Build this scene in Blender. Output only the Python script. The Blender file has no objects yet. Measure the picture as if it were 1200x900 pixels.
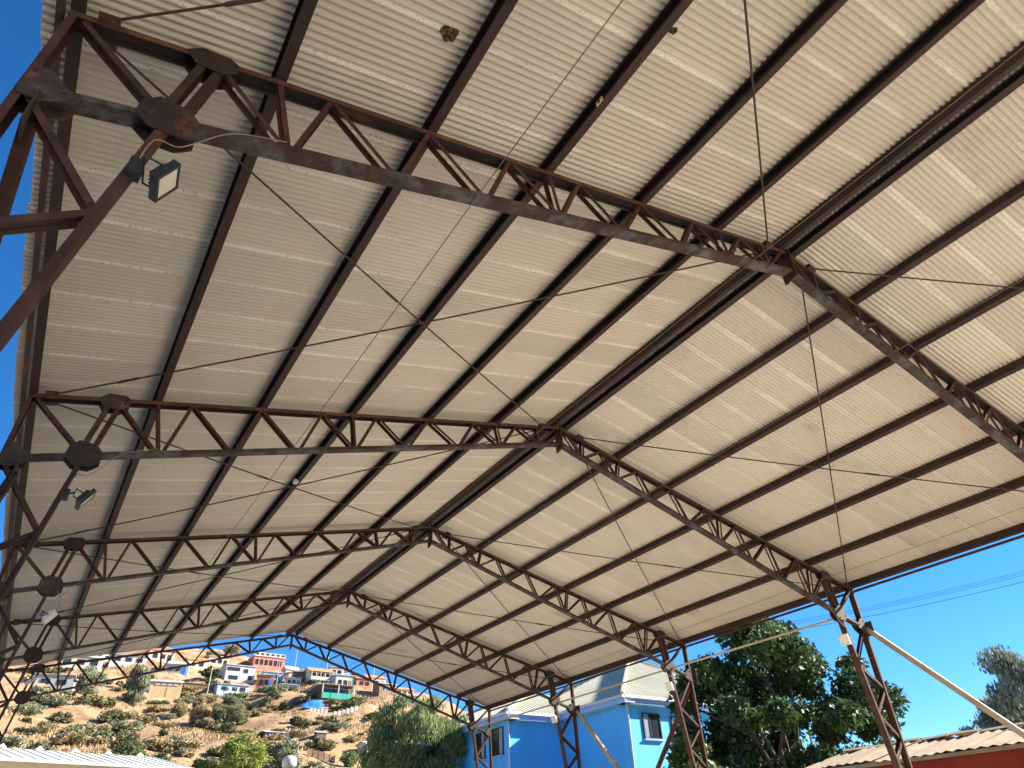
import bpy, math, random
import numpy as np
from mathutils import Vector, Matrix, Quaternion

# ------------------------------------------------------------------ camera, sky, sun, exposure
S = bpy.context.scene
COL = S.collection
rad = math.radians
cam_d = bpy.data.cameras.new('camera')
cam = bpy.data.objects.new('camera', cam_d)
COL.objects.link(cam)
cam.location = (-7.8276, 0.0, 1.5985)
cam.rotation_euler = (2.17795, 0.03218, -0.56565)
cam_d.sensor_width = 36.0
cam_d.lens = 24.008
cam_d.clip_start = 0.05
cam_d.clip_end = 5000
S.camera = cam
S.render.resolution_x, S.render.resolution_y = 1024, 768

SUN_EL, SUN_AZ = 30.0, 111.0          # azimuth from +Y towards +X
world = bpy.data.worlds.new('World')
S.world = world
world.use_nodes = True
wn = world.node_tree
bg = wn.nodes['Background']
sky = wn.nodes.new('ShaderNodeTexSky')
sky.sky_type = 'NISHITA'
sky.sun_disc = False
sky.sun_elevation = rad(SUN_EL)
sky.sun_rotation = rad(SUN_AZ)
sky.altitude = 2500
sky.air_density = 1.5
sky.dust_density = 0.0
sky.ozone_density = 10.0
hsv = wn.nodes.new('ShaderNodeHueSaturation')
hsv.inputs['Saturation'].default_value = 1.12
wn.links.new(sky.outputs[0], hsv.inputs['Color'])
wn.links.new(hsv.outputs[0], bg.inputs[0])
bg.inputs[1].default_value = 0.058

sun_d = bpy.data.lights.new('sun', 'SUN')
sun_d.energy = 5.0
sun_d.angle = rad(0.5)
sun_d.color = (1.0, 0.93, 0.82)
sun = bpy.data.objects.new('sun', sun_d)
COL.objects.link(sun)
sv = Vector((math.sin(rad(SUN_AZ)) * math.cos(rad(SUN_EL)), math.cos(rad(SUN_AZ)) * math.cos(rad(SUN_EL)), math.sin(rad(SUN_EL))))
sun.rotation_euler = sv.to_track_quat('Z', 'Y').to_euler()
sun.location = (40, 10, 60)

S.view_settings.view_transform = 'Standard'
S.view_settings.look = 'None'
S.view_settings.exposure = 1.9
S.view_settings.gamma = 1.0
S.view_settings.use_curve_mapping = False
S.render.engine = 'CYCLES'
S.cycles.max_bounces = 8
S.cycles.diffuse_bounces = 5

rnd = random.Random(7)

# ------------------------------------------------------------------ materials
MATS = {}

def mat(name, col, col2=None, scale=3.0, rough=0.8, bump=0.0, bscale=20.0, metal=0.0, spec=0.3, detail=6.0,
        lo=0.35, hi=0.65, rnd_amt=0.0, col3=None, scale3=1.0, lo3=0.55, hi3=0.7, stretch=None, transl=0.0, island=0.0, world_co=False):
    m = bpy.data.materials.new(name)
    m.use_nodes = True
    nt = m.node_tree
    N, L = nt.nodes, nt.links
    b = N['Principled BSDF']
    b.inputs['Roughness'].default_value = rough
    b.inputs['Metallic'].default_value = metal
    b.inputs['Specular IOR Level'].default_value = spec
    if world_co:
        g = N.new('ShaderNodeNewGeometry'); co = g.outputs['Position']
    else:
        tc = N.new('ShaderNodeTexCoord'); co = tc.outputs['Object']
    if stretch:
        mp = N.new('ShaderNodeMapping'); mp.inputs['Scale'].default_value = stretch
        L.new(co, mp.inputs[0]); co = mp.outputs[0]
    oi = N.new('ShaderNodeObjectInfo')
    if not world_co:                      # every object gets its own patch of the pattern
        ad = N.new('ShaderNodeVectorMath'); ad.operation = 'ADD'
        ml = N.new('ShaderNodeMath'); ml.operation = 'MULTIPLY'; ml.inputs[1].default_value = 37.0
        L.new(oi.outputs['Random'], ml.inputs[0]); L.new(co, ad.inputs[0]); L.new(ml.outputs[0], ad.inputs[1]); co = ad.outputs[0]
    out = None
    if col2 is None:
        rg = N.new('ShaderNodeRGB'); rg.outputs[0].default_value = (*col, 1); out = rg.outputs[0]
    else:
        n = N.new('ShaderNodeTexNoise'); n.inputs['Scale'].default_value = scale; n.inputs['Detail'].default_value = detail
        n.inputs['Roughness'].default_value = 0.62
        L.new(co, n.inputs['Vector'])
        mr = N.new('ShaderNodeMapRange'); mr.inputs[1].default_value = lo; mr.inputs[2].default_value = hi
        L.new(n.outputs['Fac'], mr.inputs[0])
        mx = N.new('ShaderNodeMix'); mx.data_type = 'RGBA'
        mx.inputs[6].default_value = (*col, 1); mx.inputs[7].default_value = (*col2, 1)
        L.new(mr.outputs[0], mx.inputs[0]); out = mx.outputs[2]
    if col3 is not None:
        n = N.new('ShaderNodeTexNoise'); n.inputs['Scale'].default_value = scale3; n.inputs['Detail'].default_value = 8
        n.inputs['Roughness'].default_value = 0.7
        L.new(co, n.inputs['Vector'])
        mr = N.new('ShaderNodeMapRange'); mr.inputs[1].default_value = lo3; mr.inputs[2].default_value = hi3
        L.new(n.outputs['Fac'], mr.inputs[0])
        mx = N.new('ShaderNodeMix'); mx.data_type = 'RGBA'; mx.inputs[7].default_value = (*col3, 1)
        L.new(out, mx.inputs[6]); L.new(mr.outputs[0], mx.inputs[0]); out = mx.outputs[2]
    if rnd_amt or island:
        hs = N.new('ShaderNodeHueSaturation')
        mr = N.new('ShaderNodeMapRange')
        amt = island or rnd_amt
        mr.inputs[3].default_value = 1 - amt; mr.inputs[4].default_value = 1 + amt
        if island:
            g2 = N.new('ShaderNodeNewGeometry'); L.new(g2.outputs['Random Per Island'], mr.inputs[0])
        else:
            L.new(oi.outputs['Random'], mr.inputs[0])
        L.new(mr.outputs[0], hs.inputs['Value']); L.new(out, hs.inputs['Color']); out = hs.outputs[0]
    L.new(out, b.inputs['Base Color'])
    if bump:
        n = N.new('ShaderNodeTexNoise'); n.inputs['Scale'].default_value = bscale; n.inputs['Detail'].default_value = 5
        L.new(co, n.inputs['Vector'])
        bp = N.new('ShaderNodeBump'); bp.inputs['Strength'].default_value = bump; bp.inputs['Distance'].default_value = 0.02
        L.new(n.outputs['Fac'], bp.inputs['Height']); L.new(bp.outputs[0], b.inputs['Normal'])
    if transl:
        t = N.new('ShaderNodeBsdfTranslucent'); L.new(out, t.inputs['Color'])
        ms = N.new('ShaderNodeMixShader'); ms.inputs[0].default_value = transl
        L.new(b.outputs[0], ms.inputs[1]); L.new(t.outputs[0], ms.inputs[2])
        L.new(ms.outputs[0], N['Material Output'].inputs['Surface'])
    MATS[name] = m
    return m

mat('rust', (0.038, 0.018, 0.014), (0.080, 0.034, 0.021), scale=5, rough=0.78, bump=0.25, bscale=60, col3=(0.18, 0.066, 0.028), scale3=2.2, lo3=0.57, hi3=0.80, rnd_amt=0.25)
mat('rust_chord', (0.032, 0.018, 0.015), (0.062, 0.033, 0.024), scale=4, rough=0.75, bump=0.25, bscale=60, col3=(0.095, 0.090, 0.082), scale3=3.2, lo3=0.48, hi3=0.62, rnd_amt=0.15)
mat('rust_plate', (0.036, 0.024, 0.021), (0.058, 0.038, 0.032), scale=6, rough=0.75, bump=0.25, bscale=50, col3=(0.22, 0.08, 0.028), scale3=2.6, lo3=0.58, hi3=0.72, rnd_amt=0.3)
mat('chord_dark', (0.016, 0.0125, 0.012), (0.030, 0.019, 0.016), scale=5, rough=0.75, bump=0.2, bscale=60, col3=(0.09, 0.04, 0.022), scale3=2.4, lo3=0.58, hi3=0.74)
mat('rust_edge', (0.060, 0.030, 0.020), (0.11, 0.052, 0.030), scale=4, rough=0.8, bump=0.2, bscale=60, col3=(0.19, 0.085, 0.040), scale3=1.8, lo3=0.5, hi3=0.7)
mat('purlin_paint', (0.027, 0.015, 0.012), (0.052, 0.025, 0.018), scale=3, rough=0.72, bump=0.2, bscale=50, col3=(0.075, 0.034, 0.02), scale3=1.2, lo3=0.58, hi3=0.75, stretch=(1, 0.25, 1))
mat('rod_steel', (0.035, 0.025, 0.02), (0.07, 0.04, 0.028), scale=8, rough=0.6)
mat('brace_tan', (0.30, 0.235, 0.17), (0.40, 0.32, 0.24), scale=2, rough=0.7, col3=(0.16, 0.08, 0.05), scale3=3, lo3=0.6, hi3=0.75)
mat('pipe_tan', (0.38, 0.29, 0.21), (0.48, 0.38, 0.29), scale=2, rough=0.7)
mat('wire', (0.16, 0.12, 0.10), rough=0.7)
mat('cable_white', (0.30, 0.25, 0.20), (0.20, 0.15, 0.12), scale=9, rough=0.6)
mat('cable_dark', (0.03, 0.035, 0.045), rough=0.7)
mat('black_metal', (0.025, 0.026, 0.028), (0.045, 0.045, 0.045), scale=10, rough=0.5)
mat('lamp_white', (0.68, 0.68, 0.66), (0.55, 0.55, 0.53), scale=6, rough=0.45)
mat('lamp_glass', (0.62, 0.58, 0.42), (0.70, 0.68, 0.56), scale=9, rough=0.25, spec=0.5)
mat('concrete', (0.58, 0.54, 0.48), (0.66, 0.62, 0.55), scale=0.35, rough=0.9, bump=0.2, bscale=25, col3=(0.50, 0.46, 0.40), scale3=0.9, lo3=0.55, hi3=0.75)
mat('earth', (0.46, 0.39, 0.30), (0.56, 0.49, 0.39), scale=0.08, rough=0.95, world_co=True)
mat('hill_earth', (0.29, 0.172, 0.092), (0.38, 0.255, 0.15), scale=0.11, rough=0.95, bump=0.9, bscale=1.3, col3=(0.165, 0.105, 0.055), scale3=0.30, lo3=0.48, hi3=0.62, world_co=True, detail=10)
mat('far_ridge', (0.26, 0.21, 0.15), (0.36, 0.30, 0.21), scale=0.03, rough=0.95, world_co=True)
mat('dry_grass', (0.25, 0.165, 0.08), (0.35, 0.245, 0.125), scale=0.3, rough=0.9, island=0.35, world_co=True)
mat('leaf_dark', (0.026, 0.058, 0.018), (0.068, 0.120, 0.032), scale=0.7, rough=0.55, spec=0.3, island=0.55, transl=0.25)
mat('leaf_bush', (0.06, 0.11, 0.025), (0.14, 0.19, 0.05), scale=1.0, rough=0.5, island=0.4, transl=0.3)
mat('leaf_pepper', (0.13, 0.18, 0.07), (0.21, 0.26, 0.10), scale=0.5, rough=0.6, island=0.35, transl=0.35)
mat('leaf_bright', (0.16, 0.22, 0.04), (0.26, 0.30, 0.07), scale=0.6, rough=0.6, island=0.35, transl=0.35)
mat('leaf_olive', (0.14, 0.14, 0.065), (0.22, 0.21, 0.11), scale=0.6, rough=0.7, island=0.35, transl=0.2)
mat('leaf_grey', (0.17, 0.195, 0.12), (0.26, 0.285, 0.17), scale=0.5, rough=0.7, island=0.3, transl=0.25)
mat('leaf_scrub', (0.085, 0.095, 0.04), (0.15, 0.155, 0.07), scale=0.6, rough=0.7, island=0.4, transl=0.2)
mat('leaf_dry', (0.25, 0.195, 0.10), (0.36, 0.29, 0.16), scale=0.5, rough=0.8, island=0.35, transl=0.2)
mat('leaf_euca', (0.13, 0.16, 0.115), (0.20, 0.23, 0.16), scale=0.5, rough=0.6, island=0.3, transl=0.25)
mat('bark', (0.06, 0.045, 0.035), (0.11, 0.085, 0.065), scale=5, rough=0.9, bump=0.5, bscale=15)
mat('blue_wall', (0.074, 0.44, 0.90), (0.084, 0.46, 0.92), scale=0.6, rough=0.7, col3=(0.075, 0.36, 0.72), scale3=0.9, lo3=0.45, hi3=0.72, stretch=(1.2, 1.2, 0.22))
mat('white_trim', (0.58, 0.58, 0.56), (0.50, 0.50, 0.48), scale=2, rough=0.5)
mat('blue_trim', (0.20, 0.40, 0.72), (0.28, 0.46, 0.74), scale=2, rough=0.6)
mat('cream_roof', (0.40, 0.385, 0.28), (0.50, 0.48, 0.37), scale=0.5, rough=0.5, col3=(0.34, 0.32, 0.22), scale3=1.3, lo3=0.55, hi3=0.75)
mat('glass_dark', (0.025, 0.03, 0.035), rough=0.08, spec=0.6)
mat('glass_pale', (0.20, 0.28, 0.36), (0.28, 0.36, 0.44), scale=3, rough=0.08, spec=0.6)
mat('frame_dark', (0.035, 0.03, 0.03), rough=0.5)
mat('red_wall', (0.30, 0.035, 0.02), (0.36, 0.05, 0.03), scale=0.7, rough=0.8, bump=0.2, bscale=30, col3=(0.24, 0.028, 0.018), scale3=0.5, lo3=0.5, hi3=0.7)
mat('fibre_roof', (0.30, 0.22, 0.14), (0.40, 0.31, 0.21), scale=1.4, rough=0.9, bump=0.3, bscale=20, col3=(0.22, 0.16, 0.11), scale3=3, lo3=0.58, hi3=0.72, rnd_amt=0.12)
mat('pale_tin', (0.38, 0.41, 0.43), (0.48, 0.50, 0.52), scale=1.2, rough=0.55, rnd_amt=0.15)
mat('shed_tin', (0.42, 0.43, 0.43), (0.52, 0.52, 0.50), scale=1.2, rough=0.85, spec=0.15, rnd_amt=0.12)
mat('shed_cream', (0.46, 0.42, 0.34), (0.54, 0.50, 0.42), scale=1.2, rough=0.85, spec=0.15, rnd_amt=0.12)
mat('grey_tin', (0.33, 0.35, 0.36), (0.45, 0.46, 0.46), scale=1.0, rough=0.6, rnd_amt=0.15)
mat('brown_tin', (0.20, 0.13, 0.09), (0.30, 0.20, 0.14), scale=1.0, rough=0.8, rnd_amt=0.15)
mat('tan_wall', (0.50, 0.35, 0.18), (0.58, 0.42, 0.24), scale=0.6, rough=0.9)
mat('brown_wood', (0.16, 0.10, 0.065), (0.24, 0.155, 0.10), scale=1.5, rough=0.9, rnd_amt=0.3)
mat('white_wall', (0.44, 0.42, 0.39), (0.52, 0.50, 0.47), scale=0.5, rough=0.85)
mat('cream_wall', (0.66, 0.56, 0.38), (0.72, 0.62, 0.44), scale=0.5, rough=0.85)
mat('pink_wall', (0.55, 0.17, 0.13), (0.62, 0.22, 0.17), scale=0.5, rough=0.85)
mat('salmon_wall', (0.58, 0.36, 0.28), (0.64, 0.42, 0.33), scale=0.5, rough=0.85)
mat('pblue_wall', (0.30, 0.46, 0.62), (0.38, 0.53, 0.68), scale=0.5, rough=0.85)
mat('grey_wall', (0.36, 0.35, 0.33), (0.46, 0.44, 0.41), scale=0.5, rough=0.9)
mat('brick_wall', (0.38, 0.15, 0.09), (0.44, 0.20, 0.12), scale=0.9, rough=0.9)
mat('tile_roof', (0.55, 0.17, 0.06), (0.66, 0.24, 0.09), scale=1.5, rough=0.85)
mat('tarp_blue', (0.03, 0.15, 0.62), (0.05, 0.22, 0.70), scale=1.5, rough=0.5)
mat('tarp_green', (0.02, 0.30, 0.20), (0.04, 0.38, 0.27), scale=2, rough=0.6)
mat('nest', (0.06, 0.042, 0.018), (0.11, 0.075, 0.03), scale=40, rough=1.0)
mat('tag_pale', (0.55, 0.45, 0.25), rough=0.7)

def sheet_material(name, lap, stain):
    m = bpy.data.materials.new(name); m.use_nodes = True
    nt = m.node_tree; N, L = nt.nodes, nt.links
    b = N['Principled BSDF']; b.inputs['Roughness'].default_value = 0.40; b.inputs['Specular IOR Level'].default_value = 0.5
    tc = N.new('ShaderNodeTexCoord'); oi = N.new('ShaderNodeObjectInfo')
    ml = N.new('ShaderNodeMath'); ml.operation = 'MULTIPLY'; ml.inputs[1].default_value = 53.0
    L.new(oi.outputs['Random'], ml.inputs[0])
    ad = N.new('ShaderNodeVectorMath'); ad.operation = 'ADD'
    L.new(tc.outputs['Object'], ad.inputs[0]); L.new(ml.outputs[0], ad.inputs[1])
    co = ad.outputs[0]
    def math_(op, a, bb=None, clamp=False):
        n = N.new('ShaderNodeMath'); n.operation = op; n.use_clamp = clamp
        for i, v in ((0, a), (1, bb)):
            if v is None: continue
            if isinstance(v, (int, float)): n.inputs[i].default_value = v
            else: L.new(v, n.inputs[i])
        return n.outputs[0]
    def rng(v, a, bb, c=0.0, d=1.0, smooth=True):
        n = N.new('ShaderNodeMapRange'); n.interpolation_type = 'SMOOTHSTEP' if smooth else 'LINEAR'
        for i, x in ((1, a), (2, bb), (3, c), (4, d)): n.inputs[i].default_value = x
        L.new(v, n.inputs[0]); return n.outputs[0]
    def noise(scale, detail=4, vec=co, rough=0.6):
        n = N.new('ShaderNodeTexNoise'); n.inputs['Scale'].default_value = scale; n.inputs['Detail'].default_value = detail
        n.inputs['Roughness'].default_value = rough; L.new(vec, n.inputs['Vector']); return n.outputs['Fac']
    def mix(f, a, bb):
        n = N.new('ShaderNodeMix'); n.data_type = 'RGBA'
        for i, v in ((6, a), (7, bb)):
            if isinstance(v, tuple): n.inputs[i].default_value = (*v, 1)
            else: L.new(v, n.inputs[i])
        L.new(f, n.inputs[0]); return n.outputs[2]
    def stretch(sx, sy):
        mp = N.new('ShaderNodeMapping'); mp.inputs['Scale'].default_value = (sx, sy, 1); L.new(co, mp.inputs[0]); return mp.outputs[0]
    base = mix(oi.outputs['Random'], (0.54, 0.46, 0.372), (0.54, 0.487, 0.382))
    dirt = rng(noise(1.1, 6, stretch(0.6, 2.0)), 0.45, 0.75)
    base = mix(math_('MULTIPLY', dirt, 0.45), base, (0.48, 0.39, 0.31))
    drift = rng(noise(1.0, 5, stretch(0.35, 9.0)), 0.5, 0.72)
    base = mix(math_('MULTIPLY', drift, 0.4), base, (0.50, 0.43, 0.34))
    # bleached zinc spangle along the side laps
    sep = N.new('ShaderNodeSeparateXYZ'); L.new(tc.outputs['Object'], sep.inputs[0])
    y = sep.outputs['Y']
    c1 = math_('ABSOLUTE', math_('SUBTRACT', y, 0.055))
    band = rng(c1, 0.075, 0.025)
    bandn = rng(noise(0.9, 3, stretch(1.0, 0.4)), 0.28, 0.60)
    spk = rng(noise(85, 2, co, 0.8), 0.47, 0.58)
    patch = rng(noise(1.7, 3, stretch(1.0, 2.0)), 0.66, 0.74)
    band = math_('MULTIPLY', band, lap)
    f = math_('MULTIPLY', math_('MULTIPLY', band, bandn), math_('ADD', math_('MULTIPLY', spk, 0.8), 0.25), True)
    f2 = math_('MULTIPLY', math_('MULTIPLY', patch, spk), 0.45)
    base = mix(math_('MAXIMUM', f, f2), base, (0.82, 0.76, 0.64))
    soot = rng(noise(0.55, 7, stretch(1.0, 0.8), 0.7), 0.56, 0.74)
    base = mix(math_('MULTIPLY', soot, stain), base, (0.24, 0.20, 0.165))
    dots = math_('MULTIPLY', math_('MULTIPLY', band, rng(noise(38, 1, co, 0.5), 0.63, 0.68)), 0.6)
    base = mix(dots, base, (0.16, 0.12, 0.09))
    hs = N.new('ShaderNodeHueSaturation')
    r2 = math_('FRACT', math_('MULTIPLY', oi.outputs['Random'], 17.3))
    L.new(rng(r2, 0, 1, 0.93, 1.06, False), hs.inputs['Value']); L.new(base, hs.inputs['Color'])
    L.new(hs.outputs[0], b.inputs['Base Color'])
    bp = N.new('ShaderNodeBump'); bp.inputs['Strength'].default_value = 0.04; bp.inputs['Distance'].default_value = 0.02
    L.new(noise(3.0, 4), bp.inputs['Height']); L.new(bp.outputs[0], b.inputs['Normal'])
    MATS[name] = m
sheet_material('roof_sheet', 0.9, 0.34)
sheet_material('roof_sheet_sooty', 0.35, 0.55)

# ------------------------------------------------------------------ mesh helpers
class MB:
    def __init__(s): s.v = []; s.f = []
    def add(s, vs, fs):
        o = len(s.v); s.v += [tuple(v) for v in vs]; s.f += [tuple(i + o for i in f) for f in fs]; return s
    def prism(s, prof, p0, p1, U, V):
        p0, p1, U, V = map(Vector, (p0, p1, U, V)); n = len(prof)
        vs = [p + U * u + V * v for p in (p0, p1) for u, v in prof]
        fs = [(i, (i + 1) % n, n + (i + 1) % n, n + i) for i in range(n)]
        fs += [tuple(range(n - 1, -1, -1)), tuple(range(n, 2 * n))]
        return s.add(vs, fs)
    def box(s, c, d, R=None):
        c = Vector(c); vs = []
        for sx in (-.5, .5):
            for sy in (-.5, .5):
                for sz in (-.5, .5):
                    q = Vector((sx * d[0], sy * d[1], sz * d[2]))
                    vs.append(c + (R @ q if R else q))
        return s.add(vs, [(0, 1, 3, 2), (4, 6, 7, 5), (0, 4, 5, 1), (2, 3, 7, 6), (0, 2, 6, 4), (1, 5, 7, 3)])
    def tube(s, pts, r, n=6, caps=True):
        pts = [Vector(p) for p in pts]
        if not isinstance(r, (list, tuple)): r = [r] * len(pts)
        rings = []
        up = Vector((0, 0, 1))
        for i, p in enumerate(pts):
            d = (pts[min(i + 1, len(pts) - 1)] - pts[max(i - 1, 0)]).normalized()
            a = d.cross(up if abs(d.z) < .95 else Vector((1, 0, 0))).normalized(); b = d.cross(a)
            rings.append([p + (a * math.cos(2 * math.pi * k / n) + b * math.sin(2 * math.pi * k / n)) * r[i] for k in range(n)])
        vs = [v for R_ in rings for v in R_]; fs = []
        for i in range(len(pts) - 1):
            for k in range(n):
                fs.append((i * n + k, i * n + (k + 1) % n, (i + 1) * n + (k + 1) % n, (i + 1) * n + k))
        if caps: fs += [tuple(range(n - 1, -1, -1)), tuple(range((len(pts) - 1) * n, len(pts) * n))]
        return s.add(vs, fs)
    def poly(s, pts, thick):                      # flat polygon given a thickness vector
        n = len(pts); t = Vector(thick); pts = [Vector(p) for p in pts]
        return s.add(pts + [p + t for p in pts], [tuple(range(n - 1, -1, -1)), tuple(range(n, 2 * n))] + [(i, (i + 1) % n, n + (i + 1) % n, n + i) for i in range(n)])
    def mesh(s, name, m, smooth=False):
        me = bpy.data.meshes.new(name); me.from_pydata(s.v, [], s.f); me.update()
        if m: me.materials.append(MATS[m])
        if smooth: me.polygons.foreach_set('use_smooth', [True] * len(me.polygons))
        return me
    def obj(s, name, m, parent=None, smooth=False): return link(name, s.mesh(name, m, smooth), parent)

def link(name, me, parent=None, loc=None, rot=None):
    o = bpy.data.objects.new(name, me); COL.objects.link(o)
    if parent: o.parent = parent
    if loc: o.location = loc
    if rot: o.rotation_euler = rot
    return o
def tag(o, label=None, cat=None, group=None, kind=None):
    if label: o['label'] = label
    if cat: o['category'] = cat
    if group: o['group'] = group
    if kind: o['kind'] = kind
    return o
def thing(name, loc, label, cat, group=None, rz=0.0):
    return tag(link(name, None, None, loc, (0, 0, rz)), label, cat, group)
def kids(o): return [c for c in COL.objects if c.parent == o]
def copy_tree(parts, root, loc):
    r = root.copy(); COL.objects.link(r); r.location = loc
    for ch, sub in parts:
        c = ch.copy(); COL.objects.link(c); c.parent = r
        for g in sub:
            d = g.copy(); COL.objects.link(d); d.parent = c
    return r
def npmesh(name, verts, quads, m):
    me = bpy.data.meshes.new(name); nv, nq = len(verts), len(quads); k = quads.shape[1]
    me.vertices.add(nv); me.vertices.foreach_set('co', verts.astype(np.float32).ravel())
    me.loops.add(nq * k); me.loops.foreach_set('vertex_index', quads.astype(np.int32).ravel())
    me.polygons.add(nq); me.polygons.foreach_set('loop_start', np.arange(0, nq * k, k, dtype=np.int32))
    me.update(calc_edges=True); me.validate(); me.materials.append(MATS[m]); return me

# ------------------------------------------------------------------ ground and terrain
def structure(o): o['kind'] = 'structure'; return o
gb = MB(); gb.add([(-1500, -1500, -0.12), (1500, -1500, -0.12), (1500, 1500, -0.12), (-1500, 1500, -0.12)], [(0, 1, 2, 3)])
structure(gb.obj('ground', 'earth'))
slab = MB().box((0, 10, -0.06), (19.6, 40, 0.12)); structure(slab.obj('court_slab', 'concrete'))

def hill(x, y):
    u, v = (x - 5.48) / 1.7, y / 1.7
    t = (v - 40) / 132.0
    uu = min(max(0.0, u - 5), 105.0)
    H = 42.5 - 0.0018 * uu * uu
    if t <= 0: h = -1.5 + t * 3
    elif t < 1: h = H * (t * (1 + .15 * (1 - t)))
    else: h = H - (t - 1) * 6
    n = math.sin(.09 * u + .05 * v) + .7 * math.sin(.17 * u - .11 * v + 1) + .35 * math.sin(.41 * u + .33 * v) + .2 * math.sin(.83 * u - .6 * v)
    if t > 0: h += -1.2 * max(0, 1 - t * 6) + n * min(1, t * 3)
    return 1.7 * h - 1.12
def hp(u, v): x, y = 1.7 * u + 5.48, 1.7 * v; return x, y, hill(x, y)

nx, ny = 170, 150
xs = np.linspace(-190, 300, nx); ys = np.linspace(62, 420, ny)
vs = np.array([(x + rnd.uniform(-.6, .6), y + rnd.uniform(-.6, .6), hill(x, y) + rnd.uniform(-.28, .28)) for y in ys for x in xs])
ii = np.arange(nx * ny).reshape(ny, nx)
qs = np.stack([ii[:-1, :-1], ii[:-1, 1:], ii[1:, 1:], ii[1:, :-1]], -1).reshape(-1, 4)
hm = npmesh('hillside', vs, qs, 'hill_earth'); structure(link('hillside', hm))
# low ridge far behind the red-walled house
rv = []; rx = np.linspace(-120, 160, 60)
for i in range(14):
    for a in rx:
        t = i / 13
        rv.append((150 + 90 * t + 10 * math.sin(a * .03), 70 + a, -0.5 + 31 * math.sin(min(1, t * 1.1) * math.pi / 2) * (0.8 + 0.1 * math.sin(a * .045) + .06 * math.sin(a * .13))))
ii = np.arange(14 * 60).reshape(14, 60)
qs = np.stack([ii[:-1, :-1], ii[:-1, 1:], ii[1:, 1:], ii[1:, :-1]], -1).reshape(-1, 4)
structure(link('distant_ridge', npmesh('distant_ridge', np.array(rv), qs, 'far_ridge')))

# ------------------------------------------------------------------ portal frames of the canopy
SL = 0.2385                                       # roof slope
zt = lambda x: 9.16 - SL * abs(x)                 # top chord centre line
zb = lambda x: 8.79 - 0.3025 * abs(x)             # bottom chord centre line
FY = [-1.985, 4.015, 10.015, 16.078, 22.104, 28.164]
cw, ch_, ct = 0.15, 0.055, 0.008
UPROF = [(-cw/2, ch_/2), (cw/2, ch_/2), (cw/2, -ch_/2), (cw/2-ct, -ch_/2), (cw/2-ct, ch_/2-ct), (-cw/2+ct, ch_/2-ct), (-cw/2+ct, -ch_/2), (-cw/2, -ch_/2)]
KPROF = [(u * .72, v * .9) for u, v in UPROF]
la, lt = 0.046, 0.006
YV = Vector((0, 1, 0))

def channel(p0, p1, open_to, prof=UPROF):
    """U channel lying in the frame plane, its open side towards the point open_to"""
    p0, p1 = Vector((p0[0], 0, p0[1])), Vector((p1[0], 0, p1[1]))
    d = (p1 - p0).normalized(); V = YV.cross(d)
    mid = (p0 + p1) / 2
    if V.dot(Vector((open_to[0], 0, open_to[1])) - mid) > 0: V = -V
    return MB().prism(prof, p0, p1, YV, V)
def pair(p0, p1, a=la, yo=0.060):
    """two steel angles side by side, one against each flange"""
    p0, p1 = Vector((p0[0], 0, p0[1])), Vector((p1[0], 0, p1[1]))
    d = (p1 - p0).normalized(); V = YV.cross(d); m = MB()
    for s in (-1, 1):
        prof = [(0, -a/2), (0, a/2), (-s*lt, a/2), (-s*lt, -a/2+lt), (-s*a*.8, -a/2+lt), (-s*a*.8, -a/2)]
        m.prism(prof, p0 + YV * s * yo, p1 + YV * s * yo, YV, V)
    return m
def gusset(c, pts, name, root, sx):
    m = MB()
    for s in (-1, 1):
        m.poly([(sx * (c[0] + a), s * 0.0765, c[1] + b) for a, b in pts], (0, s * 0.010, 0))
    o = m.obj(name, 'rust_plate', root)
    b = MB()
    for a, h in [(q[0] * .7, q[1] * .7) for q in pts[::2]]:
        for s in (-1, 1):
            b.tube([(sx * (c[0] + a), s * 0.0865, c[1] + h), (sx * (c[0] + a), s * 0.101, c[1] + h)], 0.014, 6)
    tag(b.obj('bolt_heads', 'rust', o), kind='stuff')
    return o

TN = [8.06, 7.07, 6.07, 5.08, 4.10, 3.08, 2.10, 1.10, 0.10]
BN = [7.36, 6.39, 5.42, 4.46, 3.51, 2.47, 1.50, 0.58]
VN = [(7.55, 7.36), (4.56, 4.46), (1.60, 1.50), (0.60, 0.58)]
T0, G0, O0, E0 = (8.085, zt(8.085)), (8.235, 6.298), (9.085, 6.035), (9.05, zt(9.05))
inner = lambda z: 8.235 + (6.298 - z) * 0.155
outer = lambda z: 9.075 + max(0, (7.0 - z)) * 0.028
LZ = [('o', 6.035), ('i', 5.16), ('o', 4.61), ('i', 4.05), ('o', 3.55), ('i', 3.08), ('o', 2.6), ('i', 2.15), ('o', 1.72), ('i', 1.3), ('o', .95), ('i', .62)]
OCT = [(-.21, .06), (-.12, .17), (.10, .19), (.20, .08), (.22, -.08), (.10, -.18), (-.10, -.17), (-.21, -.07)]
HEX = [(-.19, .05), (-.10, .10), (.12, .07), (.22, -.04), (.13, -.16), (-.08, -.15), (-.18, -.06)]

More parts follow.
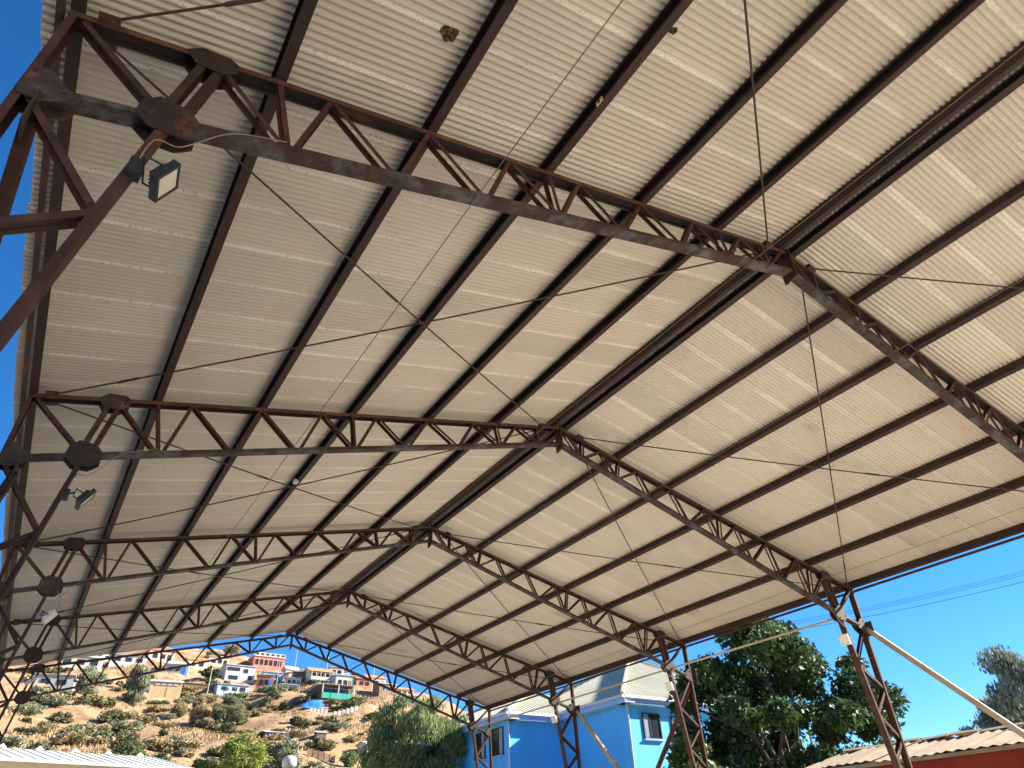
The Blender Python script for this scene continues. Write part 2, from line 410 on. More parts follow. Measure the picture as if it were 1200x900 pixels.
def make_frame():
    root = thing('portal_frame', (0, FY[1], 0), '', 'steel frame', 'rusty steel frames carrying the canopy roof')
    for sx in (-1, 1):
        X = lambda p: (sx * p[0], p[1])
        mid = (sx * 4.0, 5.0)
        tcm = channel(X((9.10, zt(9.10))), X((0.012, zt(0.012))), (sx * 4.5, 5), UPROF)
        tme = tcm.mesh('top_chord', 'chord_dark'); tme.materials.append(MATS['rust_edge'])
        for i in (1, 2, 6, 7): tme.polygons[i].material_index = 1  # inside and web stay darker, outer flange faces and lips take rust
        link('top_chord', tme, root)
        channel(X((9.06, zb(9.06))), X((0.012, zb(0.012))), (sx * 4.5, 12), UPROF).obj('bottom_chord', 'rust_chord', root)
        channel(X((inner(0.45), 0.45)), X((inner(6.34), 6.34)), (sx * 12, 3)).obj('column_leg', 'rust', root)
        for o_ in (-.062, .062):
            channel(X((G0[0] + .01 + o_, G0[1] - .02 + o_ * .16)), X((T0[0] + o_, T0[1] - .03 + o_ * .16)), (sx * 12, 6.5), [(u * .9, v * 1.1) for u, v in UPROF]).obj('column_head_bar', 'rust', root)
        channel(X((outer(0.45), 0.45)), X((E0[0] + .02, E0[1] + 0.02)), (0, 3)).obj('column_leg', 'rust', root)
        channel(X((E0[0] - .05, E0[1] - .02)), X(G0), (sx * 12, 5), KPROF).obj('knee_brace', 'rust', root)
        for i, b in enumerate(BN):
            pair(X((TN[i], zt(TN[i]) - .01)), X((b + .045, zb(b) + .01))).obj('web_angle_pair', 'rust', root)
            pair(X((b - .045, zb(b) + .01)), X((TN[i + 1] + .02, zt(TN[i + 1]) - .01))).obj('web_angle_pair', 'rust', root)
        for a, b in VN:
            pair(X((a, zt(a) - .01)), X((b, zb(b) + .01))).obj('web_angle_pair', 'rust', root)
        for (k0, z0), (k1, z1) in zip(LZ[:-1], LZ[1:]):
            f = lambda k, z: (inner(z) if k == 'i' else outer(z), z)
            pair(X(f(k0, z0)), X(f(k1, z1)), 0.055, 0.058).obj('lacing_angle_pair', 'rust', root)
        gusset(G0, OCT, 'gusset_plate', root, sx)
        gusset(T0, HEX, 'gusset_plate', root, sx)
        gusset((9.04, 6.06), [(-.24, .04), (-.05, .20), (.06, .20), (.07, -.14), (-.06, -.14), (-.2, -.05)], 'gusset_plate', root, sx)
        MB().box((sx * 9.19, 0, 0.44), (0.42, 0.30, 0.02)).obj('base_plate', 'rust_plate', root)
        MB().box((sx * 9.19, 0, 0.21), (0.60, 0.50, 0.44)).obj('concrete_pedestal', 'concrete', root)
        MB().poly([(sx * 0.002, -.11, 8.66), (sx * 0.002, .11, 8.62), (sx * 0.002, .11, 9.22), (sx * 0.002, -.11, 9.22)], (sx * .014, 0, 0)).obj('apex_plate', 'rust', root)
        # cleats that hold the purlins
        for px in (1.55, 3.05, 4.55, 6.05, 7.55):
            n = Vector((sx * SL, 0, 1)).normalized(); d = Vector((1, 0, -sx * SL)).normalized()
            c = Vector((sx * px, 0, zt(px))) + n * .085
            MB().box(c - d * sx * .058, (.008, .10, .10), Matrix.Rotation(math.atan(sx * SL), 3, 'Y')).obj('purlin_cleat', 'rust', root)
    return root
F1 = make_frame()
parts = [(c, [g for g in COL.objects if g.parent == c]) for c in list(COL.objects) if c.parent == F1]
LAB = ['rusty lattice steel frame at the near open end of the canopy',
       'rusty lattice steel frame with tilted black square floodlight on its column leg',
       'rusty lattice steel frame with one column standing before the red house wall',
       'rusty lattice steel frame with a loose cable loop hanging from its gusset',
       'rusty lattice steel frame with one column standing before the blue house',
       'last rusty lattice steel frame at the open end facing the hillside']
FR = [None] * 6
F1['label'] = LAB[1]; FR[1] = F1
for k in (0, 2, 3, 4, 5):
    FR[k] = copy_tree(parts, F1, (0, FY[k], 0)); FR[k]['label'] = LAB[k]
for y in (-7.985,):  # added unseen frame, carries the roof length put in to shape ceiling light
    o = copy_tree(parts, F1, (0, y, 0)); o['label'] = 'added rusty lattice steel frame under the unseen roof behind the viewpoint'

# ------------------------------------------------------------------ roof: purlins and corrugated sheets
roof = thing('canopy_roof', (0, 13, zt(0)), 'long gable roof of beige corrugated metal sheets on dark brown purlins', 'roof')
RM = Matrix.Translation((0, -13, -zt(0)))
y1 = 28.41; NS = 54; y0 = y1 - NS * 9 * 0.0762  # near end is unseen, its added length set to steer light onto the ceiling
ph, pw, pt = 0.15, 0.10, 0.006
CPROF = [(-pw/2, -ph/2), (pw/2, -ph/2), (pw/2, -ph/2+.022), (pw/2-pt, -ph/2+.022), (pw/2-pt, -ph/2+pt), (-pw/2+pt, -ph/2+pt), (-pw/2+pt, ph/2-pt), (pw/2-pt, ph/2-pt), (pw/2-pt, ph/2-.022), (pw/2, ph/2-.022), (pw/2, ph/2), (-pw/2, ph/2)]
def purlin(x, sx, flip):
    n = Vector((sx * SL, 0, 1)).normalized(); d = Vector((1, 0, -sx * SL)).normalized()
    c = Vector((sx * x, 0, zt(x))) + n * (ch_/2 + ph/2 + .0015)
    prof = [(u * flip, v) for u, v in CPROF]
    m = MB().prism(prof, RM @ Vector((c.x, y0 + .03, c.z)), RM @ Vector((c.x, y1 - .03, c.z)), d, n)
    return m.obj('purlin', 'purlin_paint', roof)
for sx in (-1, 1):
    purlin(0.13, sx, -sx)
    for x in (1.55, 3.05, 4.55, 6.05, 7.55, 9.05): purlin(x, sx, sx)
# longitudinal rail tying the column heads under each eave purlin
for sx in (-1, 1):
    MB().prism([(0, 0), (.05, 0), (.05, .006), (.006, .006), (.006, .05), (0, .05)], RM @ Vector((sx * 9.13, y0 + .1, 6.94)), RM @ Vector((sx * 9.13, y1 - .1, 6.94)), Vector((sx, 0, 0)), Vector((0, 0, 1))).obj('eave_rail', 'rust', roof)

PITCH = 0.0762; NW = 9; SW = NW * PITCH
def sheet_mesh(length, mname='roof_sheet'):
    ncol = int(10.25 * 8) + 1
    yy = np.arange(ncol) * PITCH / 8
    zz = 0.0135 * (2 * (0.5 + 0.5 * np.cos(2 * np.pi * yy / PITCH)) ** 1.5 - 1) + 0.004 * yy / SW
    rows = [0.0, length]
    v = np.array([(x, a, b) for x in rows for a, b in zip(yy, zz)])
    i = np.arange(2 * ncol).reshape(2, ncol)
    q = np.stack([i[:-1, :-1], i[1:, :-1], i[1:, 1:], i[:-1, 1:]], -1).reshape(-1, 4)
    me = npmesh('roof_sheet', v, q, mname)
    me.polygons.foreach_set('use_smooth', [True] * len(me.polygons)); return me
cs = math.cos(math.atan(SL))
XL = (3.02, 9.26); XU = (0.05, 3.17)
ml_, mu_ = sheet_mesh((XL[1] - XL[0]) / cs), sheet_mesh((XU[1] - XU[0]) / cs)
ang = math.atan(SL)
ml_sooty = sheet_mesh((XL[1] - XL[0]) / cs, 'roof_sheet_sooty')
off = ch_/2 + ph + 0.0160
for sx in (-1, 1):
    n = Vector((sx * SL, 0, 1)).normalized()
    for (xa, xb), me, dz in ((XL, ml_sooty if sx > 0 else ml_, 0.0), (XU, mu_, 0.012)):
        for i in range(NS):
            jit = rnd.uniform(-.012, .012)
            c = Vector((sx * (xa + jit), 0, zt(xa + jit))) + n * (off + dz)
            if sx > 0:
                o = link('roof_sheet', me, roof, RM @ Vector((c.x, y0 + i * SW, c.z)), (0, ang, 0))
            else:
                o = link('roof_sheet', me, roof, RM @ Vector((c.x, y0 + (i + 1) * SW, c.z)), (0, ang, math.pi))
MB().prism([(-.28, -.28 * SL), (0, 0), (.28, -.28 * SL), (.28, -.28 * SL + .003), (0, .003), (-.28, -.28 * SL + .003)], RM @ Vector((0, y0, zt(0) + .235)), RM @ Vector((0, y1, zt(0) + .235)), Vector((1, 0, 0)), Vector((0, 0, 1))).obj('ridge_cap', 'pale_tin', roof)

# ------------------------------------------------------------------ roof tie rods and wires
def sag_line(p0, p1, sag, n):
    p0, p1 = Vector(p0), Vector(p1)
    return [p0.lerp(p1, i / n) - Vector((0, 0, sag * 4 * (i / n) * (1 - i / n))) for i in range(n + 1)]
BAY = ['near bay', 'red house bay', 'middle bay', 'blue house bay', 'last bay']
for k in range(5):
    for sx in (-1, 1):
        for d in (0, 1):
            # d=0: high end on the nearer frame, d=1: high end on the farther frame
            ka, ke = (k, k + 1) if d == 0 else (k + 1, k)
            sg = 1 if ke > ka else -1
            A = Vector((sx * 0.50, FY[ka] + sg * .10, zt(.5) + .005)); E = Vector((sx * 8.85, FY[ke] - sg * .10, zt(8.85) + .005))
            side = 'floodlit side' if sx < 0 else 'house side'
            r = thing('tie_rod', tuple(E), f'thin dark tie rod on {side} of {BAY[k]}, high end {"away from" if d == 0 else "towards"} hillside', 'tie rod', 'crossed tie rods under the roof')
            T = -E
            MB().tube([p + T for p in sag_line(E, A, 0.05, 8)], 0.0125, 6).obj('rod', 'rod_steel', r)
            dv = (A - E).normalized()
            f = 0.10 if d == 0 else 0.42
            c = E.lerp(A, f)
            c = c - Vector((0, 0, .05 * 4 * f * (1 - f)))
            MB().tube([c + T - dv * .16, c + T - dv * .13, c + T + dv * .13, c + T + dv * .16], [.012, .020, .020, .012], 6).obj('turnbuckle', 'rod_steel', r)
            for P, s in ((E, -1), (A, 1)):
                m = MB().box(P + T + Vector((0, 0, 0)), (0.15, 0.06, 0.09), Matrix.Rotation(sx * ang, 3, 'Y')); m.obj('anchor_block', 'rust', r)
for x, z, lab in ((-5.53, zb(5.53) - .045, 'thin wire strung along under the trusses over the floodlit side'),
                  (-1.05, zb(1.05) - .045, 'thin wire strung along under the trusses on the floodlit side of the ridge'),
                  (2.2, zb(2.2) - .045, 'thin wire strung along under the trusses on the house side of the ridge'),
                  (6.75, zb(6.75) - .045, 'thin wire strung along under the trusses on the side towards the houses')):
    m = MB()
    for k in range(5): m.tube(sag_line((x, FY[k], z), (x, FY[k + 1], z), .03, 6), 0.0055, 5)
    tag(m.obj('hanging_wire', 'wire'), lab, 'wire', 'wires under the trusses')

# ------------------------------------------------------------------ wall braces, pipe
def brace(x, ya, yb, za, zb_, m, lab, grp):
    p0, p1 = Vector((x, ya, za)), Vector((x, yb, zb_))
    d = (p1 - p0).normalized(); U = Vector((1, 0, 0)); V = U.cross(d)
    if V.z < 0: V = -V
    w, h, t = .08, .12, .006
    root = thing('wall_brace', tuple(p1), lab, 'brace', grp)
    prof = [(-w/2, -h/2), (w/2, -h/2), (w/2, h/2), (-w/2, h/2)]
    MB().prism(prof, p0 - p1, (0, 0, 0), U, V).obj('brace_bar', m, root)
    MB().box((0, 0, -.02), (.18, .22, .10)).obj('foot_block', 'concrete', root)
    MB().box(p0 - p1, (.012, .34, .34)).obj('end_plate', 'rust_plate', root)
for sx in (-1, 1):
    for a, b, txt in ((1, 2, 'bay next to the red house' if sx > 0 else 'bay next to the first floodlight'), (3, 4, 'bay before the blue house' if sx > 0 else 'bay behind the floodlit columns')):
        xo = 9.20 if sx > 0 else 8.90
        zk = 6.02 if sx > 0 else 5.82
        brace(sx * xo, FY[b] - .05, FY[a] + .35, zk, .10, 'brace_tan' if sx > 0 else 'rust', f'{"tan" if sx > 0 else "rusty"} diagonal steel brace falling from far column knee, {txt}', 'diagonal braces along the canopy sides')
        brace(sx * (xo + .09), FY[a] + .05, FY[b] - .35, zk, .10, 'rust', f'dark rusty diagonal steel brace falling from near column knee, {txt}', 'diagonal braces along the canopy sides')
m = MB().tube([(8.36, FY[2] + .1, 6.24), (8.36, FY[5] - .1, 6.24)], .028, 8)  # plain pipe stands in for a translucent, ghosted pale band
pp = tag(m.obj('band_pipe', 'pipe_tan'), 'pale tan pipe standing in for a ghosted band along the column knees on the house side', 'pipe')

# ------------------------------------------------------------------ floodlights
def floodlight(name, leg, z, k, aim, w, h, body, label, grp, out, yo=0.0):
    """lamp on a yoke, clamped to the inner column leg; aim is where it shines"""
    sx = leg
    base = Vector((sx * (inner(z) - .04), FY[k] + yo, z))
    r = thing(name, tuple(base), label, 'floodlight', grp)
    aim = Vector(aim).normalized()
    c = Vector((-sx * out, -.02, -.02))
    q = aim.to_track_quat('X', 'Z').to_matrix()
    def at(v): return c + q @ Vector(v)
    hs = MB().box(at((0, 0, 0)), (.05, w, h), q)
    hs.box(at((-.035, 0, 0)), (.03, w * .7, h * .7), q)
    for i in range(5): hs.box(at((-.055, (i - 2) * w * .14, 0)), (.03, .008, h * .6), q)
    b = hs.obj('housing', body, r)
    for s in (-1, 1):
        MB().box(at((.028, s * (w/2 - .012), 0)), (.012, .024, h), q).obj('bezel', body, r)
        MB().box(at((.028, 0, s * (h/2 - .012))), (.010, w - .05, .024), q).obj('bezel', body, r)
    MB().box(at((.0265, 0, 0)), (.004, w - .05, h - .05), q).obj('lens', 'lamp_glass', r)
    y = MB()
    e1, e2 = at((-.01, w/2 + .012, 0)), at((-.01, -w/2 - .012, 0))
    b1, b2 = at((-.15, w/2 + .012, -.02)), at((-.15, -w/2 - .012, -.02))
    y.tube([e1, b1, b2, e2], .009, 5); y.tube([(b1 + b2) / 2, Vector((0, 0, 0))], .013, 6)
    y.obj('yoke', 'black_metal', r)
    MB().box((0, 0, 0), (.09, .11, .13)).obj('clamp_box', 'black_metal' if body == 'black_metal' else 'grey_tin', r)
    g = Vector((sx * G0[0], FY[k] - .09, G0[1] - .1)) - base
    pts = [Vector((0, -.03, .05)), Vector((-sx * .05, -.1, .25)), g + Vector((-sx * .12, -.03, -.22)), g + Vector((-sx * .22, -.02, -.10)), g + Vector((-sx * .45, .0, .22)), g + Vector((-sx * .85, .02, .42))]
    sm = []
    for i in range(len(pts) - 1):
        p_, a_, b_, q_ = pts[max(i - 1, 0)], pts[i], pts[i + 1], pts[min(i + 2, len(pts) - 1)]
        for t in (0, .25, .5, .75): sm.append(.5 * ((2 * a_) + (b_ - p_) * t + (2 * p_ - 5 * a_ + 4 * b_ - q_) * t * t + (3 * a_ - p_ - 3 * b_ + q_) * t ** 3))
    MB().tube(sm + [pts[-1]], .0055, 5).obj('cable', 'cable_white', r)
    return r
G1 = 'floodlights on the left column legs'
floodlight('floodlight', -1, 5.62, 1, (.90, -.09, -.43), .235, .235, 'black_metal', 'black square floodlight with pale yellow lens on the largest rusty column leg', G1, .19, -.10)
floodlight('floodlight', -1, 5.72, 2, (.86, .06, -.50), .24, .26, 'black_metal', 'dark floodlight seen edge-on, tilted on the second column leg under its gusset', G1, .24)
floodlight('floodlight', -1, 5.74, 3, (.80, -.12, -.58), .26, .26, 'lamp_white', 'white floodlight on the column leg below the gusset with a loose cable loop', G1, .20)
floodlight('floodlight', -1, 5.70, 4, (.70, .10, -.70), .26, .26, 'lamp_white', 'small white floodlight on the column leg in front of the dry hillside', G1, .20)
G2 = 'white floodlights on the right columns'
floodlight('floodlight', 1, 5.68, 2, (-.85, -.25, -.40), .22, .24, 'lamp_white', 'small white floodlight on the column leg in front of the dark leafy tree', G2, .13)
floodlight('floodlight', 1, 5.72, 3, (-.85, -.25, -.40), .22, .24, 'lamp_white', 'small white floodlight on the column leg beside the blue house window', G2, .13)
floodlight('floodlight', 1, 5.70, 4, (-.85, -.25, -.40), .22, .24, 'lamp_white', 'small white floodlight on the column leg at the white gutter corner of the blue house', G2, .13)
lp = Vector((-8.10, FY[3] - .1, 6.2))
m = MB().tube([lp, lp + Vector((.10, 0, -.12)), lp + Vector((.12, 0, -.34)), lp + Vector((.02, 0, -.50)), lp + Vector((-.16, 0, -.46)), lp + Vector((-.28, 0, -.48))], .008, 5)
tag(m.obj('loose_cable', 'cable_white'), 'loose pale cable loop hanging under a dark gusset plate', 'cable')

# small things under the roof
def on_purlin(x, y, dz): n = Vector((math.copysign(SL, x), 0, 1)).normalized(); return Vector((x, y, zt(x))) + n * dz
p = on_purlin(-4.60, 2.95, .06)
tb = thing('tag_plate', tuple(p), 'small pale yellow plate fixed to a dark purlin', 'plate')
MB().box((0, 0, 0), (.012, .10, .06)).obj('plate', 'tag_pale', tb); MB().box((-.008, 0, 0), (.006, .02, .07)).obj('strap', 'rust', tb)
p = on_purlin(-4.61, 12.95, .03)
tb = thing('junction_box', tuple(p), 'small white junction box where the middle bay tie rods cross', 'junction box')
MB().box((0, 0, 0), (.09, .12, .06)).obj('box', 'lamp_white', tb); MB().box((0, 0, -.034), (.08, .11, .008)).obj('lid', 'lamp_white', tb)
for (x, y, s, lab) in ((-6.33, 3.0, .10, 'dark mossy wasp nest stuck under the roof sheet above the first truss'), (-4.35, 2.03, .07, 'small mossy wasp nest beside a purlin above the first truss')):
    p = on_purlin(x, y, off - .012)
    m = MB()
    for j in range(9):
        a = rnd.uniform(0, 6.28); q_ = Vector((math.cos(a) * s * rnd.random(), math.sin(a) * s * .6 * rnd.random(), -.012 * rnd.random()))
        m.tube([p + q_ + Vector((0, 0, .012)), p + q_ - Vector((0, 0, .012)), p + q_ - Vector((0, 0, .03))], [s * .32, s * .28, s * .08], 7)
    tag(m.obj('wasp_nest', 'nest'), lab, 'nest')

# ------------------------------------------------------------------ plants
def leaves(rs, centres, radii, n, size, aspect=1.6, droop=0.0, flat=0.75):
    cen = np.array(centres); rr = np.array(radii)
    w = rr ** 2; idx = rs.choice(len(cen), n, p=w / w.sum())
    d = rs.normal(size=(n, 3)); d /= np.linalg.norm(d, axis=1)[:, None]
    r = rr[idx] * (rs.uniform(0.25, 1.0, n) ** 0.6) * rs.uniform(.8, 1.15, n)
    p = cen[idx] + d * r[:, None] * np.array([1, 1, flat])
    if droop: p[:, 2] -= rs.uniform(0, droop, n) * rr[idx]
    a = rs.normal(size=(n, 3)); a /= np.linalg.norm(a, axis=1)[:, None]
    if droop: a = a * .25 + np.array([0, 0, -1.0])
    a /= np.linalg.norm(a, axis=1)[:, None]
    b = np.cross(a, rs.normal(size=(n, 3))); b /= np.linalg.norm(b, axis=1)[:, None]
    s = size * rs.uniform(.6, 1.35, n)[:, None]
    L_, W_ = a * s * aspect * .5, b * s * .5
    c = np.cross(a, b) * s * .12
    v = np.stack([p - L_, p + W_ + c, p + L_, p - W_ + c], 1).reshape(-1, 3)
    return v, np.arange(4 * n).reshape(n, 4)

def plant(name, label, cat, base, H, rx, rz, n, size, m, seed, group=None, trunk_h=None, trunk_r=.2, clumps=26, clump_r=.34, droop=0.0, aspect=1.6, ry=None, czf=None, shape='ball', lean=(0, 0), crown='crown', trunk='trunk'):
    rs = np.random.RandomState(seed); ry = ry or rx
    root = thing(name, base, label, cat, group)
    cz = czf * H if czf else H - rz
    cen, rad_ = [], []
    while len(cen) < clumps:
        q = rs.uniform(-1, 1, 3); l = np.linalg.norm(q)
        if l > 1 or l < (.15 if shape == 'bush' else .35): continue
        if shape == 'bush' and q[2] < -.85: continue
        k = 1 - clump_r * .85
        if shape == 'cone': kk = (1 - q[2]) * .5; q[0] *= kk; q[1] *= kk
        cen.append((q[0] * rx * k + lean[0], q[1] * ry * k + lean[1], cz + q[2] * rz * k)); rad_.append(min(rx, rz) * clump_r * rs.uniform(.65, 1.3))
    v, qd = leaves(rs, cen, rad_, n, size, aspect, droop)
    v[:, 2] = np.maximum(v[:, 2], 0.02)
    link(crown, npmesh(crown, v, qd, m), root)
    t = MB(); th = trunk_h or cz * .7
    wob = [(rs.uniform(-.12, .12) * rx * .4, rs.uniform(-.12, .12) * rx * .4) for _ in range(4)]
    pts = [(0, 0, -.3), (wob[0][0], wob[0][1], th * .4), (wob[1][0] + lean[0] * .3, wob[1][1] + lean[1] * .3, th), (lean[0] * .8, lean[1] * .8, cz)]
    t.tube(pts, [trunk_r * 1.25, trunk_r, trunk_r * .8, trunk_r * .35], 8)
    for i in range(min(clumps, 11)):
        c = cen[i]; s = Vector(pts[2]).lerp(Vector(pts[1]), rs.uniform(0, .5)); e = Vector(c)
        mid = s.lerp(e, .5) + Vector((rs.uniform(-.1, .1) * rx, rs.uniform(-.1, .1) * rx, .06 * H))
        t.tube([s, mid, e], [trunk_r * .5, trunk_r * .3, trunk_r * .1], 6)
    t.obj(trunk, 'bark', root, True)
    return root

plant('leafy_tree', 'large dark green broadleaf tree behind the right column, before the blue house', 'tree', (18.2, 20.2, -.1), 11.1, 5.6, 5.0, 50000, .13, 'leaf_dark', 3, trunk_h=3.2, trunk_r=.28, clumps=84, clump_r=.17, ry=4.8, aspect=1.9)
plant('leafy_shrub', 'young dark green tree with bright leaf tips in front of the blue house wall', 'tree', (11.9, 19.4, -.1), 5.2, 1.3, 1.5, 6000, .11, 'leaf_bush', 5, trunk_r=.07, clumps=16, clump_r=.42)
plant('pepper_tree', 'pale green drooping pepper tree behind the last frame beside the blue house', 'tree', (10.6, 38.2, -.1), 10.4, 3.2, 3.7, 40000, .06, 'leaf_pepper', 8, trunk_h=3.4, trunk_r=.24, clumps=70, clump_r=.20, droop=.55, aspect=3.6)
plant('shade_tree', 'dense dark green tree under the pale pepper tree at the last column', 'tree', (13.2, 39.4, -.1), 8.0, 2.1, 3.4, 24000, .08, 'leaf_dark', 9, trunk_h=2.4, trunk_r=.2, clumps=34, clump_r=.33, droop=.6, aspect=3.0)
plant('eucalyptus_tree', 'tall grey-green eucalyptus standing behind the red-walled house roof', 'tree', (48.0, 23.6, -.1), 13.4, 4.2, 5.2, 12000, .13, 'leaf_euca', 11, trunk_r=.25, clumps=40, clump_r=.24, droop=.3, aspect=2.6)
plant('eucalyptus_tree', 'shorter grey-green tree left of the tall eucalyptus behind the red house', 'tree', (45.5, 26.6, -.1), 9.0, 2.0, 3.0, 4500, .11, 'leaf_euca', 12, trunk_r=.18, clumps=22, clump_r=.3, droop=.5, aspect=2.6)
for i, (x, y, h, r, lab) in enumerate(((97, 54, 13.2, 2.4, 'round grey tree on the far skyline above the red house roof'), (101, 50, 12.4, 1.5, 'small tree on the far skyline beside the eucalyptus'), (90, 57, 11.6, 1.6, 'small tree on the far skyline next to the dark leafy tree'))):
    plant('skyline_tree', lab, 'tree', (x, y, -.1), h, r, 2.2, 2600, .20, 'leaf_euca', 30 + i, 'trees on the far skyline', clumps=12, clump_r=.45, trunk_r=.12)

# hillside trees and bushes: (u, v, width, height, leaf, kind, label)
HB = [(-3.8, 86.8, 3.6, 4.0, 'leaf_grey', 't', 'wide grey-green tree on the dry slope seen through the last truss'),
      (1.3, 92.0, 3.0, 4.7, 'leaf_grey', 'w', 'tall weeping grey-green tree beside the tan shack on the hill'),
      (11.2, 105.5, 2.8, 2.0, 'leaf_dark', 't', 'dark green tree behind the brown wooden shack on the hill'),
      (-1.2, 62.8, 3.3, 2.4, 'leaf_scrub', 'b', 'big dark scrub bush on the dry slope above the pale shed roof'),
      (-5.3, 80.0, 3.0, 1.4, 'leaf_olive', 'b', 'low flat olive bush on the bare slope'),
      (-2.1, 61.0, 1.1, 1.2, 'leaf_bright', 'b', 'small bright green bush under the big dark scrub bush'),
      (-0.6, 60.6, 1.4, 1.4, 'leaf_pepper', 'b', 'green bush at the right foot of the big dark scrub bush'),
      (1.0, 60.2, 1.5, 1.2, 'leaf_scrub', 'b', 'dark bush between the pale shed and the bright tree'),
      (6.0, 57.0, 3.9, 3.8, 'leaf_bright', 't', 'bright yellow-green tree at the foot of the hill'),
      (9.9, 60.5, 2.8, 3.2, 'leaf_grey', 't', 'greyish olive tree beside the pale vent stack'),
      (16.0, 71.2, 1.4, 1.5, 'leaf_grey', 'b', 'pale green bush beside the little grey shed'),
      (17.0, 65.8, 2.0, 1.9, 'leaf_pepper', 'b', 'green bush by the dark garden wall below the slope'),
      (18.4, 64.0, 2.4, 1.7, 'leaf_bright', 'b', 'bright green bush next to the pepper tree'),
      (15.8, 78.8, 1.7, 1.3, 'leaf_scrub', 'b', 'dark round bush with a long shadow on the bare slope'),
      (15.2, 90.5, 1.9, 2.4, 'leaf_olive', 'b', 'olive bush below the white two-storey house'),
      (17.6, 90.2, 1.7, 1.4, 'leaf_olive', 'b', 'olive bush left of the blue tarp'),
      (5.6, 88.0, 2.3, 2.1, 'leaf_dry', 'r', 'dry straw-coloured thicket below the tan shack'),
      (7.3, 84.8, 2.5, 2.8, 'leaf_dry', 'r', 'tall dry thicket below the brown wooden shack'),
      (9.0, 83.2, 2.3, 3.0, 'leaf_olive', 'r', 'half-green dry thicket in the middle of the slope'),
      (10.6, 82.2, 2.6, 2.6, 'leaf_olive', 'r', 'olive thicket with dark foot below the white house'),
      (7.8, 89.5, 1.6, 2.4, 'leaf_dry', 'r', 'pale dry thicket right under the brown shack'),
      (12.3, 95.0, 2.3, 2.1, 'leaf_grey', 'r', 'grey-green thicket under the blue and white house'),
      (1.3, 57.5, 1.9, 2.0, 'leaf_pepper', 'b', 'green bush left of the bright yellow-green tree'),
      (3.2, 58.2, 2.2, 2.0, 'leaf_bright', 'b', 'yellow-green bush touching the bright tree'),
      (-8.1, 75.0, 1.2, .6, 'leaf_scrub', 'b', 'tiny dark bush alone on the bare left slope'),
      (24.6, 104.0, 2.5, .9, 'leaf_scrub', 'b', 'dark hedge in front of the grey-brown shacks'),
      (29.2, 99.2, 1.2, 2.1, 'leaf_dark', 'c', 'dark cypress between the pale houses on the hill'),
      (20.5, 80.0, 1.4, .8, 'leaf_olive', 'b', 'small olive bush below the dark fence panels'),
      (12.9, 75.5, 1.6, 1.1, 'leaf_scrub', 'b', 'dark bush behind the little brick house'),
      (22.6, 86.6, 2.6, 1.0, 'leaf_scrub', 'b', 'dark bush row under the stall with green netting'),
      (-6.8, 72.0, 1.3, .8, 'leaf_dry', 'r', 'small dry tuft on the bare left slope'),
      (2.5, 74.0, 1.0, .7, 'leaf_scrub', 'b', 'small dark bush in the middle of the bare slope'),
      (3.4, 104.0, 2.4, 1.6, 'leaf_scrub', 'b', 'dark bush behind the weeping tree'),
      (13.5, 119.0, 4.0, 2.2, 'leaf_olive', 'b', 'olive scrub on the crest left of the red house'),
      (18.5, 131.0, 4.4, 2.8, 'leaf_dry', 'r', 'dry scrub on the crest behind the red house')]
for i, (u, v, w, h, lf, kd, lab) in enumerate(HB):
    x, y, z = hp(u, v); w *= 1.7; h *= 1.7
    kw = dict(group='trees and bushes on the hillside', trunk_r=.05 * h + .03)
    if kd == 't': plant('hillside_tree', lab, 'tree', (x, y, z), h, w / 2, h * .48, 5000, .19, lf, 100 + i, clumps=34, clump_r=.3, **kw)
    elif kd == 'w': plant('hillside_tree', lab, 'tree', (x, y, z), h, w / 2, h * .49, 6000, .13, lf, 100 + i, clumps=24, clump_r=.32, droop=.9, aspect=4.0, **kw)
    elif kd == 'c': plant('cypress_tree', lab, 'tree', (x, y, z), h, w / 2, h * .5, 1300, .28, lf, 100 + i, clumps=20, clump_r=.35, shape='cone', **kw)
    elif kd == 'r': plant('dry_thicket', lab, 'bush', (x, y, z - .1), h, w / 2, h * .46, 4000, .085, lf, 100 + i, clumps=26, clump_r=.36, shape='bush', aspect=7.0, czf=.40, crown='foliage', trunk='stems', **kw)
    else: plant('hillside_bush', lab, 'bush', (x, y, z - .1), h, w / 2, h * .5, 3200, .16, lf, 100 + i, clumps=20, clump_r=.40, shape='bush', czf=.38, crown='foliage', trunk='stems', **kw)

protos = []
for i, lf in enumerate(('leaf_scrub', 'leaf_olive', 'leaf_dry', 'leaf_grey')):
    rs_ = np.random.RandomState(300 + i)
    cen = [(rs_.normal() * .5, rs_.normal() * .5, .25 + .35 * rs_.random_sample()) for _ in range(9)]
    v, qd = leaves(rs_, cen, [.42] * 9, 700, .13, 2.2); v[:, 2] = np.maximum(v[:, 2], 0)
    protos.append(npmesh('foliage', v, qd, lf))
stem = MB()
for j in range(5): stem.tube([(0, 0, -.2), (math.cos(j * 1.3) * .3, math.sin(j * 1.3) * .3, .45)], [.03, .012], 5)
stem_me = stem.mesh('stems', 'bark')
kinds = ('small dark scrub bush dotted on the dry slope', 'small olive bush dotted on the dry slope', 'small dry straw-coloured bush dotted on the slope', 'small grey-green bush dotted on the dry slope')
for j in range(190):
    u = rnd.uniform(-9, 26); v = rnd.uniform(60, 104)
    x, y, z = hp(u, v); k = rnd.choice((0, 1, 2, 2, 3))
    r = thing('slope_bush', (x, y, z), kinds[k], 'bush', kinds[k].replace('bush', 'bushes'), rnd.uniform(0, 6))
    sc = rnd.uniform(.5, 2.1); r.scale = (sc * rnd.uniform(.8, 1.5), sc * rnd.uniform(.8, 1.4), sc)
    link('foliage', protos[k], r); link('stems', stem_me, r)

